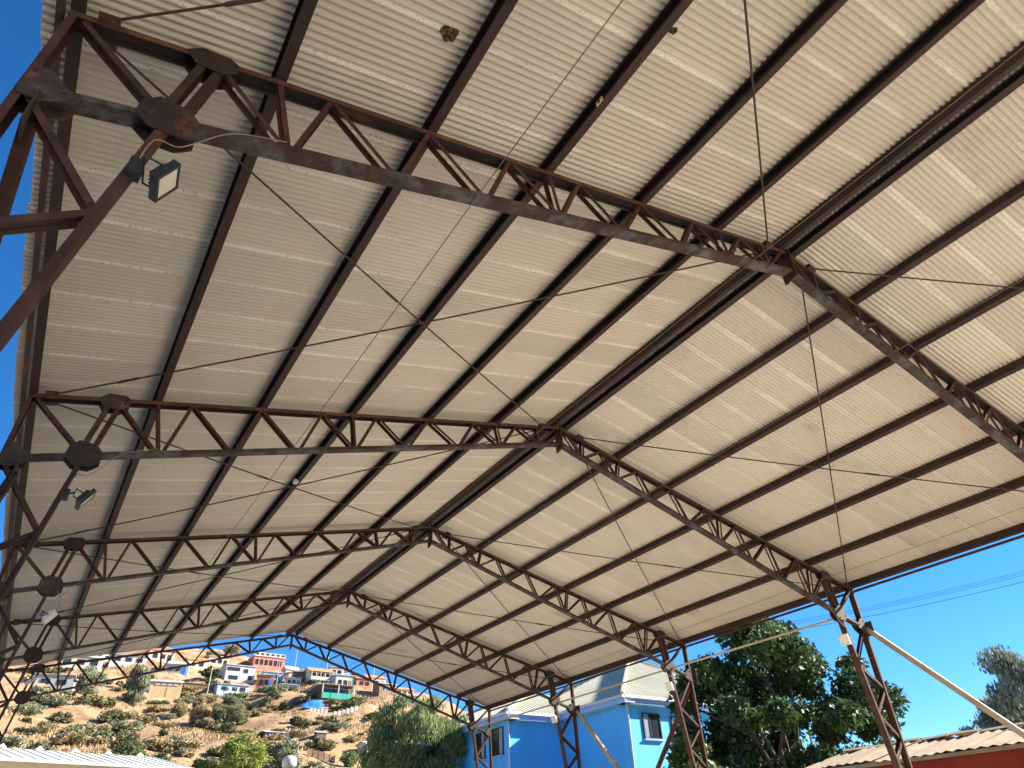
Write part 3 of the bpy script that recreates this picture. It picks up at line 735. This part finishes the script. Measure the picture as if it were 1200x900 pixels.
# dry grass tufts that nobody could count
rs = np.random.RandomState(5); n = 120000
gx = rs.uniform(-25, 75, n); gy = 68 + 140 * rs.uniform(0, 1, n) ** 1.2
keep = np.sin(gx * .21 + gy * .13) + np.sin(gx * .09 - gy * .17 + 2) + np.sin(gx * .6 + 1) * np.sin(gy * .5) + rs.normal(size=n) * .5 > 0.3
gx, gy = gx[keep], gy[keep]; n = len(gx)
gz = np.array([hill(a, b) for a, b in zip(gx, gy)])
a = rs.uniform(0, 2 * np.pi, n); w = rs.uniform(.03, .09, n); h = rs.uniform(.12, .5, n)
dx, dy = np.cos(a) * w, np.sin(a) * w; lx, ly = rs.normal(size=n) * .12, rs.normal(size=n) * .12
v = np.stack([np.stack([gx - dx, gy - dy, gz - .15], 1), np.stack([gx + dx, gy + dy, gz - .15], 1), np.stack([gx + dx * .6 + lx, gy + dy * .6 + ly, gz + h], 1), np.stack([gx - dx * .7 + lx, gy - dy * .7 + ly, gz + h * .8], 1)], 1).reshape(-1, 3)
tag(link('dry_grass', npmesh('dry_grass', v, np.arange(4 * n).reshape(n, 4), 'dry_grass')), 'dry straw-coloured grass tufts scattered over the hillside', 'grass', kind='stuff')

# ------------------------------------------------------------------ blue house
bh = thing('blue_house', (16, 27, 0), 'two-storey bright blue house with white gutters and pale corrugated hip roof', 'house')
BO = Vector((16, 27, 0))
def bo(p): return Vector(p) - BO
EZ1, EZ2 = 7.70, 7.57
def hip_face(a, b, c, d, rib, name):
    """roof face a-b along the eave, c above b, d above a (c==d for a triangle), with standing ribs up the slope"""
    a, b, c, d = map(Vector, (a, b, c, d)); n = (b - a).cross(d - a).normalized()
    if n.z < 0: n = -n
    m = MB(); pts = [a, b, c] if (c - d).length < 1e-4 else [a, b, c, d]
    m.poly([bo(p - n * .05) for p in pts], n * .05)
    e = (b - a).normalized(); L_ = (b - a).length; up = n.cross(e); up = up if up.z > 0 else -up
    s = rib * .5
    while s < L_:
        base = a + e * s
        def h_on(p, q):
            x0, x1 = (p - a).dot(e), (q - a).dot(e)
            if abs(x1 - x0) < 1e-6: return 1e9
            t = (s - x0) / (x1 - x0)
            return (p.lerp(q, t) - a).dot(up) if -1e-6 <= t <= 1 + 1e-6 else 1e9
        hgt = min(h_on(a, d), h_on(b, c), h_on(d, c))
        if .15 < hgt < 1e6:
            m.prism([(-.035, 0), (.035, 0), (.02, .03), (-.02, .03)], bo(base), bo(base + up * (hgt - .03)), e, n)
        s += rib
    return m.obj(name, 'cream_roof', bh)
# walls (right wing and left wing)
MB().box(bo((22.0, 33.0, 3.75)), (12.9, 13.1, 7.5)).obj('wall', 'blue_wall', bh)
MB().box(bo((14.9, 38.3, 3.70)), (5.3, 13.4, 7.36)).obj('wall', 'blue_wall', bh)
ap = (21.9, 32.95, 11.32)
c00, c10, c11, c01 = (15, 26.05, EZ1), (28.8, 26.05, EZ1), (28.8, 39.85, EZ1), (15, 39.85, EZ1)
hip_face(c00, c10, ap, ap, .30, 'roof_face'); hip_face(c01, c00, ap, ap, .30, 'roof_face')
hip_face(c10, c11, ap, ap, .30, 'roof_face'); hip_face(c11, c01, ap, ap, .30, 'roof_face')
r0, r1 = (17.0, 36.3, 9.72), (17.0, 40.5, 9.72)
d00, d10, d11, d01 = (11.85, 31.1, EZ2), (22.1, 31.1, EZ2), (22.1, 45.6, EZ2), (11.85, 45.6, EZ2)
hip_face(d00, d10, r0, r0, .30, 'roof_face'); hip_face(d01, d00, r0, r1, .30, 'roof_face'); hip_face(d11, d01, r1, r1, .3, 'roof_face')
for p, q in ((c00, ap), (c10, ap), (c01, ap), (d00, r0), (d01, r1)):
    MB().tube([bo(Vector(p) + Vector((0, 0, .05))), bo(Vector(q) + Vector((0, 0, .06)))], .10, 6).obj('hip_cap', 'cream_roof', bh)
def eave(p, q, inw):
    p, q, i = Vector(p), Vector(q), Vector(inw)
    d = (q - p).normalized(); z = Vector((0, 0, 1))
    MB().prism([(0, -.02), (-.11, -.02), (-.13, -.13), (-.10, -.15), (0, -.15)], bo(p + i * .02), bo(q + i * .02), i, z).obj('gutter', 'white_trim', bh)
    MB().prism([(.005, -.08), (.04, -.08), (.04, -.36), (.005, -.36)], bo(p + i * .02), bo(q + i * .02), i, z).obj('fascia', 'blue_trim', bh)
    MB().prism([(.042, -.30), (.62, -.30), (.62, -.34), (.042, -.34)], bo(p + i * .02), bo(q + i * .02), i, z).obj('soffit', 'white_trim', bh)
eave((15.1, 26.05, EZ1), (28.8, 26.05, EZ1), (0, 1, 0)); eave((15, 31.4, EZ1), (15, 25.95, EZ1), (1, 0, 0))
eave((11.95, 31.1, EZ2), (15.0, 31.1, EZ2), (0, 1, 0)); eave((11.85, 45.6, EZ2), (11.85, 31.0, EZ2), (1, 0, 0))
for x, y, z in ((15.50, 26.40, EZ1), (12.20, 31.55, EZ2)):
    MB().tube([bo((x - .35, y - .38, z - .12)), bo((x - .35, y - .38, z - .25)), bo((x, y - .02, z - .5)), bo((x, y - .02, .2))], .04, 8).obj('downpipe', 'white_trim', bh)
def bwin(c, w, h, face):
    """window on a wall facing -y ('y') or -x ('x')"""
    c = Vector(c); dims = (lambda a, b, t: (a, t, b)) if face == 'y' else (lambda a, b, t: (t, a, b))
    out = Vector((0, -1, 0)) if face == 'y' else Vector((-1, 0, 0)); al = Vector((1, 0, 0)) if face == 'y' else Vector((0, 1, 0))
    fr = MB(); z = Vector((0, 0, 1))
    for s in (-1, 1):
        fr.box(bo(c + al * s * (w/2) + out * .03), dims(.05, h + .05, .07)); fr.box(bo(c + z * s * h/2 + out * .03), dims(w - .05, .05, .066))
    fr.box(bo(c + al * (-w * .12) + out * .028), dims(.035, h - .05, .05))
    win = fr.obj('window', 'frame_dark', bh)
    MB().box(bo(c + out * .012 + al * w * .19), dims(w * .58, h - .05, .012)).obj('pane', 'glass_dark', win)
    MB().box(bo(c + out * .014 - al * w * .31), dims(w * .34, h - .05, .012)).obj('pane', 'glass_pale', win)
    MB().box(bo(c - z * (h/2 + .06) + out * .06), dims(w + .16, .06, .12)).obj('sill', 'blue_trim', win)
bwin((16.95, 26.45, 6.50), 1.05, 1.05, 'y'); bwin((18.75, 26.45, 6.45), 1.0, 1.05, 'y'); bwin((21.8, 26.45, 6.5), 1.1, 1.05, 'y')
bwin((12.25, 32.65, 6.42), 1.05, 1.2, 'x'); bwin((12.25, 34.4, 6.42), 1.05, 1.2, 'x')
bwin((12.25, 32.65, 3.0), 1.05, 1.2, 'x'); bwin((16.95, 26.45, 3.0), 1.05, 1.2, 'y')

# ------------------------------------------------------------------ red-walled house
rh = thing('red_house', (14, 8, 0), 'low house with dark red wall and cream fibre-cement roof beside the canopy', 'house')
RO = Vector((14, 8, 0)); ro = lambda p: Vector(p) - RO
MB().box(ro((16.9, 8.0, 1.78)), (5.8, 16.4, 3.56)).obj('wall', 'red_wall', rh)
MB().box(ro((13.97, 8.0, .25)), (.06, 16.46, .5)).obj('plinth', 'concrete', rh)
sl_ = (4.22 - 3.60) / (16.6 - 13.75)
for sx, xa, xb in ((1, 13.72, 16.60), (-1, 20.1, 16.62)):
    za = 3.60; zb2 = 4.24
    for i in range(18):
        yy = -.6 + i * .95; j = rnd.uniform(-.025, .035); xj = rnd.uniform(-.05, .05)
        m = MB(); prof = []
        for k in range(13): prof.append((k * .082, .022 * math.cos(k * math.pi / 2 * 1.0) + .0))
        prof2 = prof + [(a, b - .012) for a, b in reversed(prof)]
        d = (Vector((xb, 0, zb2)) - Vector((xa, 0, za))).normalized()
        n_ = Vector((-d.z, 0, d.x)); n_ = n_ if n_.z > 0 else -n_
        m.prism(prof2, ro((xa + xj, yy, za + .03 + j)), ro((xb, yy, zb2 + .03 + j + rnd.uniform(-.01, .03))), Vector((0, 1, 0)), n_)
        m.obj('roof_sheet', 'fibre_roof', rh)
for i in range(18):
    yy = -.6 + i * .95
    MB().prism([(-.22, -.03), (0, .05), (.22, -.03), (.22, -.05), (0, .03), (-.22, -.05)], ro((16.61, yy, 4.32 + rnd.uniform(-.02, .03))), ro((16.61, yy + .90, 4.32 + rnd.uniform(-.02, .03))), Vector((1, 0, 0)), Vector((0, 0, 1))).obj('ridge_tile', 'fibre_roof', rh)
MB().box(ro((13.80, 8.0, 3.55)), (.04, 16.6, .10)).obj('fascia', 'fibre_roof', rh)

# ------------------------------------------------------------------ utility line
pl = []
for (x, y, h, lab) in ((29.2, 27.0, 13.0, 'wooden utility pole hidden behind the dark leafy tree'), (39.5, 3.0, 14.8, 'wooden utility pole beyond the red house, out past the eucalyptus')):
    r = thing('utility_pole', (x, y, -.1), lab, 'pole', 'utility poles')
    MB().tube([(0, 0, 0), (0, 0, h)], [.16, .11], 10).obj('pole', 'bark', r, True)
    MB().box((0, 0, h - .4), (1.6, .10, .12), Matrix.Rotation(rad(25), 3, 'Z')).obj('crossarm', 'bark', r)
    pl.append((x, y, h - .35))
for i, (o, dz) in enumerate(((-.4, .12), (0, .12), (.4, .12), (0, -.3))):
    a, b = [Vector((p[0] + o * math.cos(rad(25)), p[1] + o * math.sin(rad(25)), p[2] + dz)) for p in pl]
    tag(MB().tube(sag_line(a, b, .55, 14), .009 if dz > 0 else .013, 5).obj('power_cable', 'cable_dark'), 'thin dark power cable crossing the open blue sky beside the canopy', 'cable', 'power cables')

# ------------------------------------------------------------------ pale shed and vent stack at the foot of the hill
sh = thing('pale_shed', (-8.5, 46.2, -.1), 'long low shed with pale grey metal roof below the dry slope', 'shed', rz=rad(14))
MB().box((0, 0, 3.0), (14, 9.6, 6.0)).obj('wall', 'cream_wall', sh)
for i in range(15):
    x0 = -7.5 + i
    for s in (-1, 1):
        m = MB().poly([(x0, s * 5.2, 6.05), (x0 + .97, s * 5.2, 6.05), (x0 + .97, 0, 7.05), (x0, 0, 7.05)], (0, 0, .03))
        for k in range(2): m.prism([(-.03, 0), (.03, 0), (.015, .03), (-.015, .03)], (x0 + .2 + k * .5, s * 5.2, 6.08), (x0 + .2 + k * .5, s * .02, 7.08), Vector((1, 0, 0)), Vector((0, 0, 1)))
        m.obj('roof_panel', ('shed_tin', 'shed_cream', 'shed_tin')[(i * 7 + (s > 0)) % 3], sh)
for i in range(9):
    MB().add([(-6.9 + i * 1.7 - .28, -.1, 7.09), (-6.9 + i * 1.7 + .15, -.1, 7.09), (-6.9 + i * 1.7 + .15, .4, 7.09), (-6.9 + i * 1.7 - .28, .4, 7.09), (-6.9 + i * 1.7, .15, 7.30)], [(0, 1, 4), (1, 2, 4), (2, 3, 4), (3, 0, 4), (3, 2, 1, 0)]).obj('ridge_vent', 'white_wall', sh)
MB().box((0, -5.24, 6.02), (15, .10, .12)).obj('gutter', 'white_trim', sh)
for i in range(5):
    w_ = MB().box((-5.6 + i * 2.8, -4.83, 4.9), (1.5, .08, 1.0)).obj('window', 'frame_dark', sh); MB().box((-5.6 + i * 2.8, -4.88, 4.9), (1.35, .02, .86)).obj('pane', 'glass_dark', w_)
vt = thing('vent_stack', (6.45, 47.9, -.1), 'pale round vent stack with domed cap before the greyish olive tree', 'vent')
MB().tube([(0, 0, 0), (0, 0, 6.85)], .25, 14).obj('pipe', 'white_wall', vt, True)
MB().tube([(0, 0, 6.75), (0, 0, 6.85), (0, 0, 7.15), (0, 0, 7.32), (0, 0, 7.40)], [.36, .44, .44, .36, .12], 16).obj('cap', 'grey_wall', vt, True)

# ------------------------------------------------------------------ houses on the hill
def house(label, u, v, w, h, walls, roof_m, kind='flat', depth=None, rz=0.0, wins=(), door=None, extra=None, name='hillside_house', win_m='glass_dark', over=.25, wall2=None):
    x, y, z = hp(u, v); w *= 1.7; h *= 1.7; dp = depth or w * .7
    r = thing(name, (x, y, z), label, 'house', 'houses on the hillside', rz)
    hw = w / 2; wh = h if kind == 'flat' else h * .72
    MB().box((0, dp / 2, wh / 2 - .75), (w, dp, wh + 1.5)).obj('wall', walls, r)
    if kind == 'flat': MB().box((0, dp / 2, h + .06), (w + over * 2, dp + over * 2, .14)).obj('roof', roof_m, r)
    elif kind == 'shed':
        MB().poly([(-hw - over, -over, wh), (hw + over, -over, wh), (hw + over, dp + over, h), (-hw - over, dp + over, h)], (0, 0, .10)).obj('roof', roof_m, r)
        MB().poly([(-hw, dp, wh - .1), (-hw, .1, wh - .1), (-hw, dp, h - .1)], (w, 0, 0)).obj('gable_wall', walls, r)
    elif kind == 'gable':
        for s, (ya, yb) in ((-1, (-over, dp / 2)), (1, (dp + over, dp / 2))):
            MB().poly([(-hw - over, ya, wh - .05), (hw + over, ya, wh - .05), (hw + over, yb, h), (-hw - over, yb, h)], (0, 0, .10)).obj('roof_slope', roof_m, r)
        MB().poly([(-hw + .02, 0, wh), (-hw + .02, dp, wh), (-hw + .02, dp / 2, h - .04)], (w - .04, 0, 0)).obj('gable_wall', walls, r)
    for (cx, cz, ww, hh) in wins:
        f = MB()
        X0, Z0, W_, H_ = cx * hw, cz * wh, ww * w, hh * wh
        for s in (-1, 1):
            f.box((X0 + s * W_ / 2, -.03, Z0), (.07, .10, H_ + .07)); f.box((X0, -.03, Z0 + s * H_ / 2), (W_ - .07, .096, .07))
        o = f.obj('window', 'frame_dark' if walls != 'brown_wood' else 'white_trim', r)
        MB().box((X0, -.012, Z0), (W_ - .06, .02, H_ - .06)).obj('pane', win_m, o)
    if door:
        cx, ww, hh, dm = door
        o = MB().box((cx * hw, -.03, hh * wh / 2 - .05), (ww * w, .07, hh * wh)).obj('door', dm, r)
        MB().box((cx * hw + ww * w * .35, -.08, hh * wh * .5), (.06, .05, .14)).obj('handle', 'frame_dark', o)
    if extra: extra(r, w, wh, dp)
    return r
def planks(mname, name='plank', n=9):
    def f(r, w, wh, dp):
        for i in range(n):
            MB().box((rnd.uniform(-.03, .03), -.05 - rnd.random() * .03, (i + .5) * wh / n), (w * rnd.uniform(.96, 1.0), .05, wh / n * .86)).obj(name, mname, r)
    return f
def veranda(pm, rm, n=5):
    def f(r, w, wh, dp):
        for i in range(n): MB().box((-w / 2 + .15 + i * (w - .3) / (n - 1), -1.5, wh * .42), (.14, .14, wh * .84)).obj('post', pm, r)
        MB().poly([(-w / 2 - .2, -1.7, wh * .84), (w / 2 + .2, -1.7, wh * .84), (w / 2 + .2, .0, wh * .93), (-w / 2 - .2, .0, wh * .93)], (0, 0, .07)).obj('veranda_roof', rm, r)
        MB().box((0, -1.55, wh * .22), (w, .06, wh * .3)).obj('parapet', pm, r)
    return f
def tan_side(r, w, wh, dp):
    MB().poly([(-w / 2 - .05, -.3, -.4), (-w / 2 - .05, dp, -.4), (-w / 2 - .05, dp, wh), (-w / 2 - .05, -.1, wh)], (-.06, 0, 0)).obj('tarp_cover', 'tarp_blue', r)
    MB().box((.05 * w, -.06, wh * .36), (.02, .05, wh * .66)).obj('cover_strip', 'brown_wood', r)
    for i in range(4): MB().box((-w * .28 + i * w * .19, -.06, wh * .86), (w * .15, .08, wh * .16)).obj('shutter', 'grey_wall', r)
def parapet_top(r, w, wh, dp):
    MB().box((0, .15, wh + .62), (w * .98, .12, .95)).obj('parapet', 'white_wall', r)
    for i in range(6): MB().box((-w * .42 + i * w * .168, .06, wh + .66), (w * .1, .06, .5)).obj('opening', 'frame_dark', r)
def net_front(r, w, wh, dp):
    for i in range(3): MB().box((-w / 2 + .2 + i * (w - .4) / 2, -1.6, wh * .5), (.18, .18, wh)).obj('post', 'white_trim', r)
    for i in range(4): MB().box((-w * .36 + i * w * .24, -1.7, wh * .2), (w * .22, .05, wh * .38)).obj('net_panel', 'tarp_green', r)
    MB().poly([(-w / 2, -1.8, wh * .96), (w / 2, -1.8, wh * .96), (w / 2, 0, wh), (-w / 2, 0, wh)], (0, 0, .06)).obj('awning', 'grey_tin', r)
W3 = [(-.6, .55, .16, .4), (0, .55, .16, .4), (.6, .55, .16, .4)]
house('tan plywood shack with blue tarp side and grey shutters under its roof', 4.8, 96.2, 3.5, 2.3, 'tan_wall', 'pale_tin', 'shed', rz=rad(-6), extra=tan_side)
house('dark brown plank shack next to the tan shack on the hill', 9.5, 101.2, 4.2, 1.75, 'brown_wood', 'brown_tin', 'shed', rz=rad(4), extra=planks('brown_wood', n=7), wins=[(-.5, .3, .18, .3), (.25, .3, .2, .3)])
house('white two-storey house with dark upper opening on the hill', 16.1, 110.2, 4.2, 2.4, 'white_wall', 'pale_tin', 'flat', rz=rad(3), wins=[(-.5, .78, .42, .18), (.35, .72, .14, .2), (.7, .35, .12, .26), (-.45, .3, .3, .2)], extra=None)
house('blue and white low house in front of the white two-storey house', 13.3, 99.8, 4.0, 1.3, 'pblue_wall', 'pale_tin', 'shed', rz=rad(3), wins=[(-.55, .5, .18, .4), (.1, .5, .14, .4), (.6, .5, .16, .45)])
house('red house with white parapet floor on top of the hill', 23.6, 124.5, 5.2, 2.0, 'pink_wall', 'white_wall', 'flat', rz=rad(2), wins=[(-.8, .55, .09, .4), (-.5, .55, .09, .4), (-.2, .55, .09, .4), (.1, .55, .09, .4), (.4, .55, .09, .4), (.7, .55, .09, .4)], extra=parapet_top)
house('pale blue house just below the red house', 20.6, 109.2, 2.8, 1.6, 'pblue_wall', 'pale_tin', 'shed', wins=[(-.4, .55, .2, .35), (.4, .55, .2, .35)])
house('narrow grey house with dark roof right of the pale blue house', 25.8, 117.8, 2.2, 2.2, 'grey_wall', 'grey_tin', 'gable', wins=[(-.3, .6, .22, .3), (.4, .6, .2, .3)], rz=rad(8))
house('brown shack with rusty roof beside the orange-roofed house', 24.2, 107.2, 2.2, 2.0, 'brown_wood', 'brown_tin', 'shed', wins=[(-.3, .5, .22, .3)], rz=rad(-5), extra=planks('brown_wood', n=6))
house('little stall with blue shutter front below the pale blue house', 21.3, 102.6, 2.5, 1.25, 'grey_wall', 'grey_tin', 'shed', door=(.25, .5, .8, 'tarp_blue'), extra=None)
house('cream house with orange tile roof and pale veranda on the hill', 26.6, 105.6, 3.6, 2.1, 'cream_wall', 'tile_roof', 'gable', rz=rad(2), wins=W3, extra=veranda('white_wall', 'pale_tin', 6))
house('tall pale house right of the orange-roofed house', 31.7, 113.5, 2.3, 2.3, 'white_wall', 'pale_tin', 'flat', wins=[(-.4, .7, .22, .22), (.4, .7, .22, .22), (0, .3, .3, .22)], rz=rad(-4))
house('salmon house left of the cypress on the hill', 28.3, 101.4, 2.0, 1.6, 'salmon_wall', 'grey_tin', 'shed', wins=[(-.3, .5, .25, .35), (.45, .5, .2, .35)])
house('dark open stall with white posts and green netting on the slope', 23.5, 89.5, 4.3, 1.7, 'brown_wood', 'grey_tin', 'flat', extra=net_front, wins=[(0, .6, .8, .4)])
house('brown house right of the cypress on the hill', 31.4, 100.5, 2.3, 1.8, 'brick_wall', 'brown_tin', 'gable', wins=[(-.3, .55, .22, .35), (.45, .55, .22, .35)])
house('low house with white roof behind the pepper tree', 35.7, 107.5, 2.8, 1.4, 'cream_wall', 'pale_tin', 'shed', wins=[(-.4, .5, .2, .35), (.3, .5, .2, .35)])
house('white house high on the hill behind the last truss', 1.4, 113.0, 4.6, 1.7, 'white_wall', 'pale_tin', 'shed', wins=W3)
house('low house with orange tile roof above the brown plank shack', 10.8, 115.2, 2.9, 1.7, 'cream_wall', 'tile_roof', 'gable', wins=[(-.4, .5, .2, .35), (.4, .5, .2, .35)])
house('small pale blue roofed hut above the dark green tree', 12.9, 113.0, 2.2, 1.2, 'white_wall', 'pale_tin', 'shed', wins=[(0, .5, .25, .35)])
house('long grey hut on the left slope seen through the last truss', -6.9, 89.8, 3.8, 1.9, 'grey_wall', 'grey_tin', 'shed', rz=rad(-8), wins=[(-.4, .5, .2, .35), (.4, .5, .2, .35)])
house('grey and white hut at the top left of the slope', -4.5, 106.0, 5.0, 2.0, 'grey_wall', 'pale_tin', 'gable', wins=W3)
house('little brick house with blue washing on the lower slope', 12.5, 74.2, 1.8, 1.0, 'brick_wall', 'grey_tin', 'shed', door=(-.4, .22, .8, 'tarp_blue'), wins=[(.3, .5, .24, .4)])
house('tiny white hut right of the little brick house', 14.3, 74.8, 1.2, .85, 'white_wall', 'pale_tin', 'shed', wins=[(.1, .5, .3, .4)])
house('tiny grey wooden shed at the end of the lower row', 16.9, 73.5, 1.0, .85, 'brown_wood', 'grey_tin', 'shed', extra=planks('brown_wood', n=5))
house('low house with pale blue roof under the pepper tree', 21.4, 70.0, 2.4, 1.1, 'cream_wall', 'pale_tin', 'gable', wins=[(-.4, .5, .2, .35), (.4, .5, .2, .35)], rz=rad(12))
house('pale house on the right shoulder of the hill', 39.5, 104.0, 3.0, 1.5, 'salmon_wall', 'tile_roof', 'gable', wins=W3)
house('white box house above the stall with green netting', 33.8, 106.0, 1.8, 1.5, 'white_wall', 'grey_tin', 'flat', wins=[(-.3, .5, .25, .35), (.4, .5, .25, .35)])

R2 = random.Random(21)
XH = [(14.2, 117.5, 3.0, 'cream_wall', 'grey_tin', 'cream house on the crest left of the red house'), (29.6, 121.0, 3.2, 'pink_wall', 'grey_tin', 'faded pink house behind the grey house on the crest'),
      (34.0, 118.0, 3.0, 'pblue_wall', 'tile_roof', 'light blue house with tile roof on the crest'), (22.8, 106.2, 2.2, 'white_wall', 'grey_tin', 'white hut squeezed between the pale blue house and brown shack'),
      (29.5, 104.6, 2.4, 'grey_wall', 'brown_tin', 'grey hut behind the salmon house'), (18.4, 104.5, 2.2, 'brick_wall', 'grey_tin', 'brick hut beside the blue and white house'),
      (38.0, 112.0, 3.4, 'white_wall', 'tile_roof', 'white house with tile roof above the pepper tree'), (27.4, 97.5, 2.6, 'grey_wall', 'pale_tin', 'grey hut above the stall with green netting'),
      (7.2, 108.5, 3.0, 'grey_wall', 'pale_tin', 'grey hut behind the brown plank shack'), (33.0, 95.5, 2.6, 'brown_wood', 'grey_tin', 'brown hut below the white roofed house'),
      (6.0, 117.5, 3.6, 'salmon_wall', 'tile_roof', 'salmon house high behind the last truss'), (-1.2, 118.0, 3.6, 'cream_wall', 'tile_roof', 'cream house with tile roof at the top of the slope'),
      (37.5, 97.0, 2.4, 'white_wall', 'pale_tin', 'white hut beside the pepper tree crown'), (25.2, 113.0, 2.6, 'salmon_wall', 'brown_tin', 'salmon house behind the orange-roofed house')]
for u, v, w, wm, rm, lab in XH:
    house(lab, u, v, w, R2.uniform(1.3, 2.1), wm, rm, R2.choice(('shed', 'gable', 'flat')), rz=rad(R2.uniform(-12, 12)), wins=[(-.5, .52, .17, .34), (.1, .52, .17, .34)], door=(.62, .16, .72, R2.choice(('brown_wood', 'frame_dark', 'tarp_blue'))))
for u, v, h in ((24.0, 110.5, 4.6), (19.2, 101.5, 4.2), (27.8, 106.8, 4.6), (31.2, 96.5, 4.0), (10.0, 98.6, 4.2)):
    x, y, z = hp(u, v); r = thing('street_pole', (x, y, z), 'thin grey lamp pole standing among the hillside houses', 'pole', 'poles among the hillside houses')
    MB().tube([(0, 0, -.3), (0, 0, h * 1.7)], [.10, .07], 7).obj('pole', 'grey_wall', r); MB().box((0, 0, h * 1.7 - .5), (1.2, .08, .08)).obj('crossarm', 'brown_wood', r)

# tarps and fences on the slope
for u, v, w, d_, lab in ((20.2, 87.2, 2.4, 1.2, 'bright blue tarp spread on the slope left of the green netting'), (36.6, 101.5, 1.6, .9, 'bright blue tarp roof next to the pepper tree crown')):
    x, y, z = hp(u, v); m = MB(); w *= 1.7
    pts = [[(a * w / 2, b * 2.2, hill(x + a * w / 2, y + b * 2.2) - z + .25 + .15 * math.sin(3 * a + 2 * b) + .3 * b) for a in (-1, -.5, 0, .5, 1)] for b in (-.4, 0, .4, .8)]
    for r_ in range(3):
        for c_ in range(4): m.poly([pts[r_][c_], pts[r_][c_ + 1], pts[r_ + 1][c_ + 1], pts[r_ + 1][c_]], (0, 0, .04))
    o = m.obj('tarp', 'tarp_blue'); o.location = (x, y, z + .35); tag(o, lab, 'tarp')
for u, v, w, mm, lab in ((20.3, 85.5, 2.2, 'grey_wall', 'dark grey panel fence below the blue tarp'), (23.3, 84.6, 3.0, 'grey_wall', 'dark grey panel fence below the green netting'), (14.8, 66.6, 2.6, 'brown_wood', 'dark brown garden fence at the foot of the slope')):
    x, y, z = hp(u, v); w *= 1.7; n = int(w / .9) + 1; r = thing('panel_fence', (x, y, z), lab, 'fence')
    for i in range(n):
        a = -w / 2 + w * i / n; zz = hill(x + a, y) - z
        MB().box((a, 0, zz + .55), (.08, .08, 1.5)).obj('post', 'brown_wood', r)
        MB().box((a + w / n / 2, .02, zz + .55), (w / n - .1, .04, 1.0)).obj('panel', mm, r)
